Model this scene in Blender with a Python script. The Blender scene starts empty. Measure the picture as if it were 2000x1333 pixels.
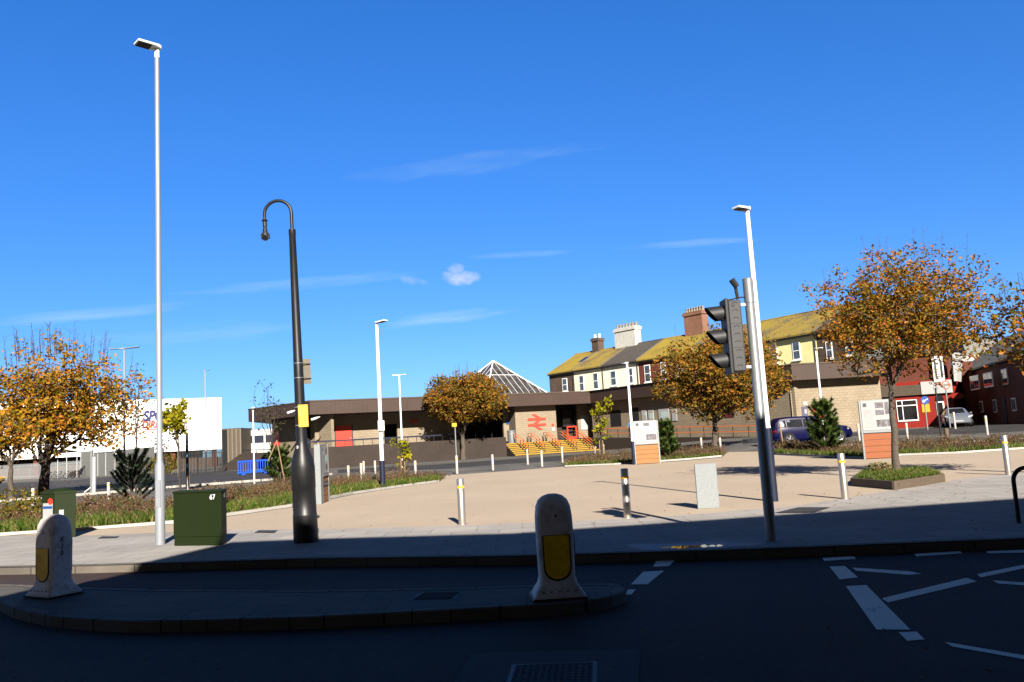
import bpy, bmesh, math, random
import numpy as np
from mathutils import Vector, Matrix
random.seed(7)
R = math.radians
SC = bpy.context.scene
COL = SC.collection

# ------------------------------------------------------------------ camera
EYE = Vector((0, 0, 1.7))
FPX = 1614.0
cam_d = bpy.data.cameras.new('camera')
cam = bpy.data.objects.new('camera', cam_d)
COL.objects.link(cam)
cam_d.sensor_width = 36.0
cam_d.lens = FPX / 2000.0 * 36.0
cam_d.clip_start = 0.1
cam_d.clip_end = 9000
CROT = Matrix.Rotation(R(90 + 6.8), 3, 'X') @ Matrix.Rotation(R(-3.3), 3, 'Z')
cam.matrix_world = Matrix.Translation(EYE) @ CROT.to_4x4()
SC.camera = cam

def ray(px, py):
    return (CROT @ Vector(((px - 1000) / FPX, -(py - 666.5) / FPX, -1))).normalized()

# ------------------------------------------------------------------ light
SUN_EL = R(29)
SHD = Vector((-0.22, 0.975, 0)).normalized()           # direction shadows fall
SUN_TO = Vector((-SHD.x * math.cos(SUN_EL), -SHD.y * math.cos(SUN_EL), math.sin(SUN_EL)))
sun_d = bpy.data.lights.new('sun', 'SUN')
sun_d.energy = 5.0
sun_d.angle = R(0.55)
sun_d.color = (1.0, 0.92, 0.82)
sun = bpy.data.objects.new('sun', sun_d)
COL.objects.link(sun)
sun.rotation_euler = (-SUN_TO).to_track_quat('-Z', 'Y').to_euler()
sun.location = (0, -20, 60)
SC.view_settings.view_transform = 'Standard'
SC.view_settings.look = 'None'
SC.view_settings.gamma = 1.0
SC.view_settings.exposure = 1.7
SC.cycles.max_bounces = 6
SC.cycles.diffuse_bounces = 2
SC.cycles.transparent_max_bounces = 6

world = bpy.data.worlds.new('World')
SC.world = world
world.use_nodes = True
wt = world.node_tree
for n in list(wt.nodes): wt.nodes.remove(n)
def wn(t, **k):
    n = wt.nodes.new(t)
    for a, b in k.items(): setattr(n, a, b)
    return n
w_out = wn('ShaderNodeOutputWorld'); w_bg = wn('ShaderNodeBackground')
w_bg.inputs['Strength'].default_value = 0.05
w_sky = wn('ShaderNodeTexSky', sky_type='NISHITA', sun_disc=False, sun_elevation=SUN_EL,
           sun_rotation=math.atan2(SUN_TO.x, SUN_TO.y), altitude=0, air_density=1.0, dust_density=0.25, ozone_density=3.0)
w_hs = wn('ShaderNodeHueSaturation')
w_hs.inputs['Saturation'].default_value = 1.32
w_hs.inputs['Value'].default_value = 1.0
wt.links.new(w_sky.outputs[0], w_hs.inputs['Color'])
w_tc = wn('ShaderNodeTexCoord')
w_gm = wn('ShaderNodeGamma'); w_gm.inputs['Gamma'].default_value = 0.72
wt.links.new(w_hs.outputs[0], w_gm.inputs['Color'])
w_mu = wn('ShaderNodeMixRGB', blend_type='MULTIPLY'); w_mu.inputs[0].default_value = 1.0
w_mu.inputs[2].default_value = (0.55, 0.97, 1.72, 1)
wt.links.new(w_gm.outputs[0], w_mu.inputs[1])
# the sky deepens towards the zenith
w_sx = wn('ShaderNodeSeparateXYZ'); wt.links.new(w_tc.outputs['Generated'], w_sx.inputs[0])
def w_tint(src, sock, lo, hi, tint):
    r = wn('ShaderNodeMapRange', interpolation_type='SMOOTHSTEP')
    for i_, v_ in zip(('From Min', 'From Max'), (lo, hi)): r.inputs[i_].default_value = v_
    wt.links.new(sock, r.inputs['Value'])
    m = wn('ShaderNodeMixRGB'); m.inputs[1].default_value = (1, 1, 1, 1); m.inputs[2].default_value = (*tint, 1); wt.links.new(r.outputs[0], m.inputs[0])
    o = wn('ShaderNodeMixRGB', blend_type='MULTIPLY'); o.inputs[0].default_value = 1.0
    wt.links.new(src, o.inputs[1]); wt.links.new(m.outputs[0], o.inputs[2]); return o
w_ng = wn('ShaderNodeMath', operation='MULTIPLY'); wt.links.new(w_sx.outputs[1], w_ng.inputs[0]); w_ng.inputs[1].default_value = -1.0
w_z1 = w_tint(w_mu.outputs[0], w_sx.outputs[2], 0.5, 0.8, (0.34, 0.11, 0.04))
w_zm = w_tint(w_z1.outputs[0], w_ng.outputs[0], -0.25, 0.5, (0.95, 0.34, 0.13))      # whiter on the side of the sun
def wmath(op, a, b=None, clamp=False):
    n = wn('ShaderNodeMath', operation=op, use_clamp=clamp)
    for i, x in enumerate((a, b)):
        if x is None: continue
        if isinstance(x, (int, float)): n.inputs[i].default_value = x
        else: wt.links.new(x, n.inputs[i])
    return n.outputs[0]
def wdot(v):
    n = wn('ShaderNodeVectorMath', operation='DOT_PRODUCT')
    wt.links.new(w_tc.outputs['Generated'], n.inputs[0]); n.inputs[1].default_value = v
    return n.outputs['Value']
def cloud(p0, p1, half_px, amp, freq, rough=0.6, stretch=6.0, bite=0.5):
    a, b = ray(*p0), ray(*p1)
    c = (a + b).normalized(); t = (b - a); La = t.length / 2; t.normalize()
    t = (t - c * t.dot(c)).normalized(); nn = c.cross(t); Lb = half_px / FPX
    dt, dn, dc = wdot(t), wdot(nn), wdot(c)
    cv = wn('ShaderNodeCombineXYZ')
    wt.links.new(wmath('MULTIPLY', dt, freq), cv.inputs[0]); wt.links.new(wmath('MULTIPLY', dn, freq * stretch), cv.inputs[1])
    cv.inputs[2].default_value = p0[0] * 0.01
    no = wn('ShaderNodeTexNoise'); no.inputs['Scale'].default_value = 1; no.inputs['Detail'].default_value = 6; no.inputs['Roughness'].default_value = rough
    wt.links.new(cv.outputs[0], no.inputs['Vector'])
    ea = wmath('DIVIDE', dt, La); eb = wmath('DIVIDE', dn, Lb)
    e = wmath('SUBTRACT', 1.0, wmath('ADD', wmath('MULTIPLY', ea, ea), wmath('MULTIPLY', eb, eb)))
    e = wmath('SUBTRACT', wmath('ADD', e, wmath('MULTIPLY', wmath('SUBTRACT', no.outputs[0], 0.5), 2.6)), bite, True)
    return wmath('MULTIPLY', wmath('MULTIPLY', e, amp), wmath('GREATER_THAN', dc, 0.3))
def combine(lst):
    m = lst[0]
    for x in lst[1:]: m = wmath('MAXIMUM', m, x)
    return m
wisps = combine([
    cloud((640, 360), (1230, 278), 30, 0.13, 10, stretch=7, bite=0.35),
    cloud((1170, 488), (1560, 462), 10, 0.30, 9, stretch=12, bite=0.3),
    cloud((700, 640), (1040, 602), 16, 0.42, 9, stretch=10, bite=0.3),
    cloud((-60, 636), (420, 590), 16, 0.30, 8, stretch=10, bite=0.35),
    cloud((120, 672), (640, 636), 30, 0.22, 8, stretch=9, bite=0.35),
    cloud((240, 586), (860, 530), 18, 0.22, 8, stretch=9, bite=0.4),
    cloud((880, 505), (1120, 492), 8, 0.18, 8, stretch=9, bite=0.3)])
puff = combine([cloud((868, 527), (908, 524), 15, 0.65, 40, stretch=1.2, bite=0.5), cloud((830, 549), (962, 539), 20, 0.8, 45, stretch=1.3, bite=0.45),
                cloud((770, 546), (850, 552), 12, 0.45, 40, stretch=1.5, bite=0.5)])
w_m1 = wn('ShaderNodeMixRGB'); w_m2 = wn('ShaderNodeMixRGB')
w_m1.inputs[2].default_value = (3.6, 5.0, 6.3, 1)
w_m2.inputs[2].default_value = (4.6, 5.0, 5.9, 1)
wt.links.new(wisps, w_m1.inputs[0]); wt.links.new(w_zm.outputs[0], w_m1.inputs[1])
wt.links.new(puff, w_m2.inputs[0]); wt.links.new(w_m1.outputs[0], w_m2.inputs[1])
wt.links.new(w_m2.outputs[0], w_bg.inputs['Color'])
wt.links.new(w_bg.outputs[0], w_out.inputs[0])

# ------------------------------------------------------------------ placing helpers
def S01(t):
    t = min(1.0, max(0.0, t)); return t * t * (3 - 2 * t)
def zg(x, y):
    return 0.75 * S01((x - 8) / 12) * S01((y - 36) / 26)
def at(px, py, Y):
    d = ray(px, py); return EYE + d * ((Y - EYE.y) / d.y)
def flat(px, py, z=0.0):
    d = ray(px, py); return EYE + d * ((z - EYE.z) / d.z)
def G(px, py):
    z = 0.0
    for _ in range(40):
        p = flat(px, py, z); z = 0.6 * z + 0.4 * zg(p.x, p.y)
    p = flat(px, py, z)
    return Vector((p.x, p.y, z))
def hgt(px, py, base):
    """world z seen at this pixel at the depth of base"""
    return at(px, py, base.y).z
def mpp(base):
    return base.y / FPX

# ------------------------------------------------------------------ mesh builder
ORG = {}
class MB:
    def __init__(s): s.v = []; s.f = []; s.m = []
    def add(s, vs, fs, mi=0):
        k = len(s.v); s.v += [tuple(v) for v in vs]
        s.f += [tuple(i + k for i in f) for f in fs]; s.m += [mi] * len(fs); return s
    def obox(s, o, a, b, c, mi=0):
        o, a, b, c = map(Vector, (o, a, b, c))
        vs = [o, o + a, o + a + b, o + b, o + c, o + a + c, o + a + b + c, o + b + c]
        fs = [(0, 3, 2, 1), (4, 5, 6, 7), (0, 1, 5, 4), (1, 2, 6, 5), (2, 3, 7, 6), (3, 0, 4, 7)]
        if a.cross(b).dot(c) < 0: fs = [f[::-1] for f in fs]
        return s.add(vs, fs, mi)
    def box(s, c, sz, rz=0.0, mi=0):
        m = Matrix.Rotation(rz, 3, 'Z'); c = Vector(c)
        a, b, d = m @ Vector((sz[0], 0, 0)), m @ Vector((0, sz[1], 0)), Vector((0, 0, sz[2]))
        return s.obox(c - a / 2 - b / 2 - d / 2, a, b, d, mi)
    def tube(s, pts, r, n=8, mi=0, caps=True):
        pts = [Vector(p) for p in pts]
        rs = r if isinstance(r, (list, tuple)) else [r] * len(pts)
        k = len(s.v); ref = None; rings = []
        for i, p in enumerate(pts):
            d = (pts[min(i + 1, len(pts) - 1)] - pts[max(i - 1, 0)])
            if d.length < 1e-9: d = Vector((0, 0, 1))
            d.normalize()
            if ref is None:
                ref = Vector((1, 0, 0)) if abs(d.x) < 0.9 else Vector((0, 1, 0))
            a = (ref - d * ref.dot(d)).normalized(); b = d.cross(a); ref = a
            rings.append(len(s.v))
            for j in range(n):
                t = 2 * math.pi * j / n
                s.v.append(tuple(p + (a * math.cos(t) + b * math.sin(t)) * rs[i]))
        for i in range(len(pts) - 1):
            for j in range(n):
                j2 = (j + 1) % n
                s.f.append((rings[i] + j, rings[i] + j2, rings[i + 1] + j2, rings[i + 1] + j)); s.m.append(mi)
        if caps:
            s.f.append(tuple(rings[0] + j for j in reversed(range(n)))); s.m.append(mi)
            s.f.append(tuple(rings[-1] + j for j in range(n))); s.m.append(mi)
        return s
    def cyl(s, p0, p1, r0, r1=None, n=16, mi=0):
        return s.tube([p0, p1], [r0, r0 if r1 is None else r1], n, mi)
    def lathe(s, c, prof, n=24, mi=0):
        c = Vector(c)
        k = len(s.v)
        for r, z in prof:
            for j in range(n):
                t = 2 * math.pi * j / n
                s.v.append((c.x + r * math.cos(t), c.y + r * math.sin(t), c.z + z))
        for i in range(len(prof) - 1):
            for j in range(n):
                j2 = (j + 1) % n
                s.f.append((k + i * n + j, k + i * n + j2, k + (i + 1) * n + j2, k + (i + 1) * n + j)); s.m.append(mi)
        s.f.append(tuple(k + j for j in reversed(range(n)))); s.m.append(mi)
        s.f.append(tuple(k + (len(prof) - 1) * n + j for j in range(n))); s.m.append(mi)
        return s
    def prism(s, poly, vec, mi=0):
        p = [Vector(q) for q in poly]; vec = Vector(vec); n = len(p)
        nor = Vector((0, 0, 0))
        for i in range(n): nor += p[i].cross(p[(i + 1) % n])
        if nor.dot(vec) < 0: p = p[::-1]
        vs = p + [q + vec for q in p]
        fs = [tuple(reversed(range(n))), tuple(range(n, 2 * n))]
        for i in range(n):
            j = (i + 1) % n; fs.append((i, j, n + j, n + i))
        return s.add(vs, fs, mi)
    def quad(s, *p, mi=0):
        return s.add(p, [tuple(range(len(p)))], mi)
    def build(s, name, mats, parent=None, org=None, smooth=False, bevel=0.0, uv=True, bseg=1):
        o0 = ORG[parent.name] if parent is not None else Vector(org if org is not None else (0, 0, 0))
        me = bpy.data.meshes.new(name)
        vv = np.array(s.v, dtype=float) - np.array(o0)
        me.from_pydata(vv.tolist(), [], s.f)
        if not isinstance(mats, (list, tuple)): mats = [mats]
        for m in mats: me.materials.append(m)
        if len(mats) > 1: me.polygons.foreach_set('material_index', s.m)
        if bevel > 0:
            bm = bmesh.new(); bm.from_mesh(me)
            bmesh.ops.remove_doubles(bm, verts=bm.verts, dist=1e-5)
            ed = [e for e in bm.edges if len(e.link_faces) == 2 and e.calc_face_angle(0) > R(30)]
            bmesh.ops.bevel(bm, geom=ed, offset=bevel, segments=bseg, affect='EDGES', clamp_overlap=True)
            bm.to_mesh(me); bm.free()
        if smooth:
            me.polygons.foreach_set('use_smooth', [True] * len(me.polygons))
            me.set_sharp_from_angle(angle=R(38))
        me.update()
        if uv: box_uv(me)
        ob = bpy.data.objects.new(name, me)
        COL.objects.link(ob)
        if parent is not None: ob.parent = parent
        else: ob.location = o0
        ORG[ob.name] = o0
        return ob

def box_uv(me):
    n = len(me.polygons)
    if n == 0: return
    lay = me.uv_layers.new(name='UVMap')
    co = np.empty(len(me.vertices) * 3); me.vertices.foreach_get('co', co); co = co.reshape(-1, 3)
    no = np.empty(n * 3); me.polygons.foreach_get('normal', no); no = no.reshape(-1, 3)
    tot = np.empty(n, dtype=np.int32); me.polygons.foreach_get('loop_total', tot)
    lv = np.empty(len(me.loops), dtype=np.int32); me.loops.foreach_get('vertex_index', lv)
    ln = np.repeat(no, tot, axis=0)
    h = np.hypot(ln[:, 0], ln[:, 1])
    flatm = h < 0.15
    hh = np.where(flatm, 1, h)
    tx, ty = -ln[:, 1] / hh, ln[:, 0] / hh
    P = co[lv]
    u = np.where(flatm, P[:, 0], P[:, 0] * tx + P[:, 1] * ty)
    bx, by, bz = -ln[:, 2] * ty * -1, 0, 0
    # bitangent = n x t
    b = np.cross(ln, np.stack([tx, ty, np.zeros_like(tx)], 1))
    v = np.where(flatm, P[:, 1], (P * b).sum(1))
    lay.data.foreach_set('uv', np.stack([u, v], 1).ravel())

def tag(o, label, cat, group=None, kind=None):
    if label: o['label'] = label
    if cat: o['category'] = cat
    if group: o['group'] = group
    if kind: o['kind'] = kind
    return o
def thing(name, label, cat, loc, group=None):
    o = bpy.data.objects.new(name, None); COL.objects.link(o)
    o.location = loc; o.empty_display_size = 0.3
    ORG[o.name] = Vector(loc)
    return tag(o, label, cat, group)
def struct(o): o['kind'] = 'structure'; return o
def copy_tree(o, loc=None, rz=None, label=None, parent=None, sc=None):
    c = o.copy(); COL.objects.link(c)
    if parent is not None: c.parent = parent
    for ch in [x for x in bpy.data.objects if x.parent == o]: copy_tree(ch, parent=c)
    if loc is not None: c.location = loc
    if rz is not None: c.rotation_euler = (0, 0, rz)
    if sc is not None: c.scale = (sc, sc, sc)
    if label: c['label'] = label
    return c

# ------------------------------------------------------------------ materials
def sr(r, g, b, k=1.0):
    f = lambda c: (c / 255 / 12.92 if c / 255 <= 0.04045 else ((c / 255 + 0.055) / 1.055) ** 2.4) * k
    return (f(r), f(g), f(b))
class NT:
    def __init__(s, name):
        s.mat = bpy.data.materials.new(name); s.mat.use_nodes = True
        s.t = s.mat.node_tree; s.b = s.t.nodes['Principled BSDF']; s.out = s.t.nodes['Material Output']
        s.tc = s.t.nodes.new('ShaderNodeTexCoord')
    def n(s, typ, ins=None, **k):
        x = s.t.nodes.new(typ)
        for a, b in k.items(): setattr(x, a, b)
        for a, b in (ins or {}).items():
            if hasattr(b, 'is_output') or isinstance(b, bpy.types.NodeSocket): s.t.links.new(b, x.inputs[a])
            else: x.inputs[a].default_value = b
        return x
    def link(s, a, b): s.t.links.new(a, b)
    def noise(s, scale, detail=4, rough=0.6, vec=None):
        return s.n('ShaderNodeTexNoise', {'Vector': vec or s.tc.outputs['Object'], 'Scale': scale, 'Detail': detail, 'Roughness': rough}).outputs[0]
    def ramp(s, fac, stops, interp='LINEAR'):
        x = s.t.nodes.new('ShaderNodeValToRGB'); x.color_ramp.interpolation = interp
        e = x.color_ramp.elements
        while len(e) < len(stops): e.new(0.5)
        for q, (p, c) in zip(e, stops): q.position = p; q.color = (*c, 1) if len(c) == 3 else c
        s.link(fac, x.inputs[0]); return x.outputs[0]
    def mix(s, fac, a, b, mode='MIX'):
        x = s.t.nodes.new('ShaderNodeMixRGB'); x.blend_type = mode
        for i, v in enumerate((fac, a, b)):
            if isinstance(v, bpy.types.NodeSocket): s.link(v, x.inputs[i])
            elif i == 0: x.inputs[0].default_value = v
            else: x.inputs[i].default_value = (*v, 1)
        return x.outputs[0]
    def bump(s, h, strength=0.3, dist=0.02):
        x = s.n('ShaderNodeBump', {'Height': h, 'Strength': strength, 'Distance': dist})
        s.link(x.outputs[0], s.b.inputs['Normal'])
    def fin(s, col, rough=0.8, metal=0.0, spec=0.3):
        kk = KEEP.get(s.mat.name, KALB)
        col = s.mix(1.0, col, (kk, kk, kk), 'MULTIPLY') if isinstance(col, bpy.types.NodeSocket) else tuple(c * kk for c in col)
        if isinstance(col, bpy.types.NodeSocket): s.link(col, s.b.inputs['Base Color'])
        else: s.b.inputs['Base Color'].default_value = (*col, 1)
        if isinstance(rough, bpy.types.NodeSocket): s.link(rough, s.b.inputs['Roughness'])
        else: s.b.inputs['Roughness'].default_value = rough
        s.b.inputs['Metallic'].default_value = metal
        s.b.inputs['Specular IOR Level'].default_value = spec
        return s.mat
KALB = 0.45
KEEP = {'white_paint': .75, 'window_frame': 1, 'white_cladding': 1, 'cream_render': 1, 'off_white_render': 1, 'pale_yellow_render': 1, 'poster_white': .36, 'pub_white_band': .5, 'brushed_steel': .6,
        'galvanised': .42, 'alloy_rim': .8, 'galvanised_panel': .36, 'grey_pole_paint': .5, 'road_paint': 1, 'car_silver': .4, 'painted_chimney': .8, 'poster_mint': .7, 'poster_map': .7, 'red_paint': .8,
        'emblem_red': .7, 'barrier_blue': .8, 'letter_blue': .45, 'letter_red': .6, 'yellow_reflective': .8, 'pub_red': .42, 'lichen_tiles': .5, 'half_lichen_tiles': .5, 'grey_tiles': .5, 'orange_rail': .8, 'yellow_nosing': .42, 'bollard_plastic': .95, 'yellow_box': .8,
        'road_asphalt': .5, 'buff_block': .52, 'black_paint': .8, 'pale_edging': .6, 'fence_galv': .7, 'red_brick': .34, 'yellow_bollard_panel': 1, 'brown_fascia': .3, 'ramp_brick': .24, 'car_park_asphalt': .32, 'brown_brick': .3, 'sign_back': .4, 'signal_grey': .17, 'brown_cladding': .35, 'grey_tarmac': .42}
def mul(c, k): return tuple(min(1, x * k) for x in c)
def M(name, c, rough=0.7, metal=0.0, var=0.18, scale=4.0, bump=0.0, spec=0.3, dirt=0.0):
    t = NT(name)
    nz = t.noise(scale, 5, 0.65)
    col = t.ramp(nz, [(0.25, mul(c, 1 - var)), (0.75, mul(c, 1 + var))])
    if dirt:
        d = t.ramp(t.noise(scale * 0.45, 6, 0.7), [(0.48, (1, 1, 1)), (0.7, (1 - dirt, 1 - dirt, 1 - dirt * 1.1))])
        col = t.mix(1.0, col, d, 'MULTIPLY')
    if bump: t.bump(t.noise(scale * 8, 4), bump)
    return t.fin(col, rough, metal, spec)
def brick_mat(name, c1, c2, mort, w, h, ms=0.012, off=0.5, var=0.25, rough=0.85, vs=0.6):
    t = NT(name)
    b = t.n('ShaderNodeTexBrick', {'Vector': t.tc.outputs['UV'], 'Color1': (*c1, 1), 'Color2': (*c2, 1), 'Mortar': (*mort, 1), 'Scale': 1.0,
            'Mortar Size': ms, 'Mortar Smooth': 0.2, 'Bias': 0.0, 'Brick Width': w, 'Row Height': h}, offset=off)
    nz = t.ramp(t.noise(vs, 6, 0.65), [(0.3, (1 - var,) * 3), (0.72, (1 + var * 0.4,) * 3)])
    col = t.mix(1.0, b.outputs['Color'], nz, 'MULTIPLY')
    fn = t.ramp(t.noise(35, 3), [(0.3, (0.9,) * 3), (0.7, (1.08,) * 3)])
    col = t.mix(1.0, col, fn, 'MULTIPLY')
    t.bump(b.outputs['Fac'], -0.25, 0.01)
    return t.fin(col, rough)
def leaf_mat(name, stops, trans=0.35):
    t = NT(name)
    geo = t.n('ShaderNodeNewGeometry')
    col = t.ramp(geo.outputs['Random Per Island'], stops)
    clump = t.ramp(t.noise(0.9, 3), [(0.35, (0.78, 0.80, 0.8)), (0.65, (1.15, 1.1, 1.0))])
    col = t.mix(1.0, col, clump, 'MULTIPLY')
    col = t.mix(1.0, col, (.66, .62, .60), 'MULTIPLY')
    d = t.n('ShaderNodeBsdfDiffuse', {'Color': col}); tr = t.n('ShaderNodeBsdfTranslucent', {'Color': col})
    m = t.n('ShaderNodeMixShader', {0: trans, 1: d.outputs[0], 2: tr.outputs[0]})
    g = t.n('ShaderNodeBsdfGlossy', {'Color': (1, 1, 1, 1), 'Roughness': 0.45})
    m2 = t.n('ShaderNodeMixShader', {0: 0.006, 1: m.outputs[0], 2: g.outputs[0]})
    t.link(m2.outputs[0], t.out.inputs[0])
    return t.mat

def asphalt_mat(name, base, wet=0.0):
    t = NT(name)
    big = t.ramp(t.noise(0.35, 6, 0.65), [(0.28, mul(base, 0.6)), (0.5, base), (0.72, mul(base, 1.5))])
    sp = t.ramp(t.noise(60, 2, 0.8), [(0.35, (0.55,) * 3), (0.60, (1.0,) * 3), (0.74, (2.8,) * 3)])
    col = t.mix(1.0, big, sp, 'MULTIPLY')
    vo = t.n('ShaderNodeTexVoronoi', {'Vector': t.tc.outputs['Object'], 'Scale': 0.28}, feature='DISTANCE_TO_EDGE')
    cr = t.ramp(vo.outputs[0], [(0.0, (0.45,) * 3), (0.006, (1, 1, 1))])
    col = t.mix(0.6, col, cr, 'MULTIPLY')
    t.bump(t.noise(90, 3), 0.35, 0.01)
    return t.fin(col, 0.88, 0, 0.25)
m_road = asphalt_mat('road_asphalt', (0.060, 0.037, 0.031))
m_carpark = asphalt_mat('car_park_asphalt', (0.088, 0.084, 0.082))
m_tarmac = asphalt_mat('grey_tarmac', (0.21, 0.2, 0.185))
m_slab = brick_mat('pavement_slabs', (0.56, 0.53, 0.49), (0.48, 0.455, 0.425), (0.26, 0.24, 0.225), 0.9, 0.6, 0.011, var=0.22, vs=0.8)
m_slab2 = brick_mat('edge_slabs', (0.58, 0.54, 0.50), (0.52, 0.48, 0.45), (0.32, 0.29, 0.27), 0.9, 0.45, 0.009, var=0.18, vs=0.8)
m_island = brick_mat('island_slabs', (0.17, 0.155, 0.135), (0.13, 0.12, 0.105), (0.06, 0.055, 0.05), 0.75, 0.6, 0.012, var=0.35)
m_kerb = brick_mat('kerb_stone', (0.24, 0.21, 0.17), (0.19, 0.165, 0.135), (0.05, 0.045, 0.04), 0.91, 2.0, 0.012, off=0.0, var=0.35)
m_edging = M('pale_edging', (0.5, 0.47, 0.42), 0.8, var=0.12, scale=2, dirt=0.2)
def resin():
    t = NT('resin_gravel')
    big = t.ramp(t.noise(0.25, 5, 0.6), [(0.3, (0.625, 0.50, 0.37)), (0.7, (0.71, 0.58, 0.43))])
    sp = t.ramp(t.noise(70, 2, 0.8), [(0.3, (0.72,) * 3), (0.7, (1.18,) * 3)])
    st = t.ramp(t.noise(0.9, 7, 0.75), [(0.56, (1, 1, 1)), (0.75, (0.84, 0.83, 0.82))])
    t.bump(t.noise(80, 3), 0.3, 0.01)
    return t.fin(t.mix(1, t.mix(1, big, sp, 'MULTIPLY'), st, 'MULTIPLY'), 0.85)
m_plaza = resin()
def marking():
    t = NT('road_paint')
    w = t.ramp(t.noise(5, 8, 0.75), [(0.28, (0.1, 0.1, 0.1)), (0.42, (0.74, 0.66, 0.56))])
    fn = t.ramp(t.noise(50, 3), [(0.3, (0.7,) * 3), (0.6, (1.05,) * 3)])
    return t.fin(t.mix(1, w, fn, 'MULTIPLY'), 0.7)
m_mark = marking()
m_soil = M('planting_soil', (0.07, 0.05, 0.035), 0.95, var=0.4, scale=5)
m_steel = M('brushed_steel', (0.72, 0.64, 0.56), 0.36, 0.85, var=0.05, scale=20)
m_galv = M('galvanised', (0.50, 0.53, 0.55), 0.42, 0.55, var=0.14, scale=18)
m_galvp = M('galvanised_panel', (0.45, 0.49, 0.50), 0.6, 0.15, var=0.16, scale=26)
m_white = M('white_paint', (0.78, 0.79, 0.80), 0.45, var=0.05)
m_smallb = M('weathered_steel', (0.62, 0.58, 0.54), 0.5, 0.1, var=0.12)
m_greyp = M('grey_pole_paint', (0.42, 0.45, 0.49), 0.4, 0.3, var=0.06)
m_navy = M('navy_paint', (0.012, 0.018, 0.05), 0.5, var=0.15)
m_black = M('black_paint', (0.010, 0.010, 0.011), 0.42, var=0.3, scale=6, bump=0.05, spec=0.3)
m_dark = M('dark_plastic', (0.022, 0.023, 0.026), 0.55, var=0.2)
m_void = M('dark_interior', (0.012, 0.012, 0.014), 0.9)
m_yband = M('yellow_reflective', (0.75, 0.42, 0.015), 0.4, var=0.1)
m_ypanel = M('yellow_bollard_panel', (0.80, 0.47, 0.008), 0.4, var=0.22, scale=9, dirt=0.4)
m_bolw = M('bollard_plastic', (0.60, 0.555, 0.53), 0.6, var=0.16, scale=9, dirt=0.6)
m_green = M('cabinet_green', (0.018, 0.031, 0.0075), 0.6, var=0.1, scale=3, dirt=0.15, spec=0.12)
m_head = M('signal_grey', (0.20, 0.20, 0.21), 0.6, var=0.1)
m_signback = M('sign_back', (0.24, 0.21, 0.16), 0.6, var=0.15)
m_ysign = M('yellow_box', (0.55, 0.33, 0.035), 0.55, var=0.1)
m_timber = None
def timber(name, a, b):
    t = NT(name)
    mp = t.n('ShaderNodeMapping', {'Vector': t.tc.outputs['UV'], 'Scale': (1.2, 16, 1)})
    nz = t.noise(2.0, 6, 0.7, mp.outputs[0])
    return t.fin(t.ramp(nz, [(0.3, a), (0.7, b)]), 0.7)
m_timber = timber('timber_boards', (0.36, 0.155, 0.045), (0.55, 0.26, 0.09))
m_timber_o = timber('red_timber_boards', (0.34, 0.10, 0.035), (0.46, 0.15, 0.055))
m_timber_d = timber('weathered_sleeper', (0.10, 0.07, 0.05), (0.20, 0.15, 0.10))
m_stake = timber('stake_wood', (0.32, 0.2, 0.11), (0.45, 0.3, 0.17))
m_bark = M('bark', (0.13, 0.105, 0.08), 0.9, var=0.45, scale=14, bump=0.4)
m_barkd = M('dark_twigs', (0.075, 0.055, 0.045), 0.9, var=0.4, scale=14)
m_orange_rail = M('orange_rail', (0.62, 0.13, 0.02), 0.5)
m_ystep = M('yellow_nosing', (0.55, 0.33, 0.03), 0.7, var=0.2, scale=6)
m_buff = brick_mat('buff_block', (0.40, 0.325, 0.225), (0.35, 0.285, 0.195), (0.24, 0.19, 0.13), 0.45, 0.225, 0.016, var=0.15)
m_brownbrick = brick_mat('brown_brick', (0.105, 0.072, 0.055), (0.085, 0.058, 0.046), (0.07, 0.055, 0.045), 0.22, 0.075, 0.01, var=0.25)
m_ramp = brick_mat('ramp_brick', (0.125, 0.085, 0.066), (0.105, 0.072, 0.056), (0.09, 0.065, 0.05), 0.22, 0.075, 0.01, var=0.25)
m_red = M('red_paint', (0.62, 0.035, 0.018), 0.5, var=0.08)
m_logo = M('emblem_red', (0.58, 0.055, 0.03), 0.5, var=0.05)
def fascia():
    t = NT('brown_fascia')
    sx = t.n('ShaderNodeSeparateXYZ', {0: t.tc.outputs['UV']})
    w = t.n('ShaderNodeMath', {0: sx.outputs[0], 1: 2.2}, operation='MULTIPLY')
    fr = t.n('ShaderNodeMath', {0: w.outputs[0]}, operation='FRACT')
    st = t.ramp(fr.outputs[0], [(0.0, (0.45,) * 3), (0.06, (1.0,) * 3), (0.9, (1.0,) * 3), (1.0, (0.6,) * 3)])
    nz = t.ramp(t.noise(0.8, 5), [(0.3, (0.098, 0.056, 0.04)), (0.7, (0.122, 0.072, 0.052))])
    t.bump(fr.outputs[0], 0.2, 0.02)
    return t.fin(t.mix(0.35, nz, t.mix(1, nz, st, 'MULTIPLY')), 0.6)
m_fascia = fascia()
m_roofgrey = M('flat_roof_felt', (0.12, 0.12, 0.12), 0.9)
def rooftile(name, lich, base, amt):
    t = NT(name)
    b = t.n('ShaderNodeTexBrick', {'Vector': t.tc.outputs['UV'], 'Color1': (*base, 1), 'Color2': (*mul(base, 0.75), 1), 'Mortar': (*mul(base, 0.35), 1), 'Scale': 1.0,
            'Mortar Size': 0.025, 'Brick Width': 0.3, 'Row Height': 0.28}, offset=0.5)
    nz = t.noise(0.35, 7, 0.75)
    nf = t.noise(7, 4, 0.8)
    f = t.n('ShaderNodeMath', {0: nz, 1: nf}, operation='ADD')
    fac = t.ramp(f.outputs[0], [(0.95 - amt - 0.12, (0, 0, 0)), (0.95 - amt + 0.3, (0.9,) * 3)])
    col = t.mix(fac, b.outputs['Color'], lich)
    t.bump(b.outputs['Fac'], -0.5, 0.03)
    return t.fin(col, 0.9)
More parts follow.
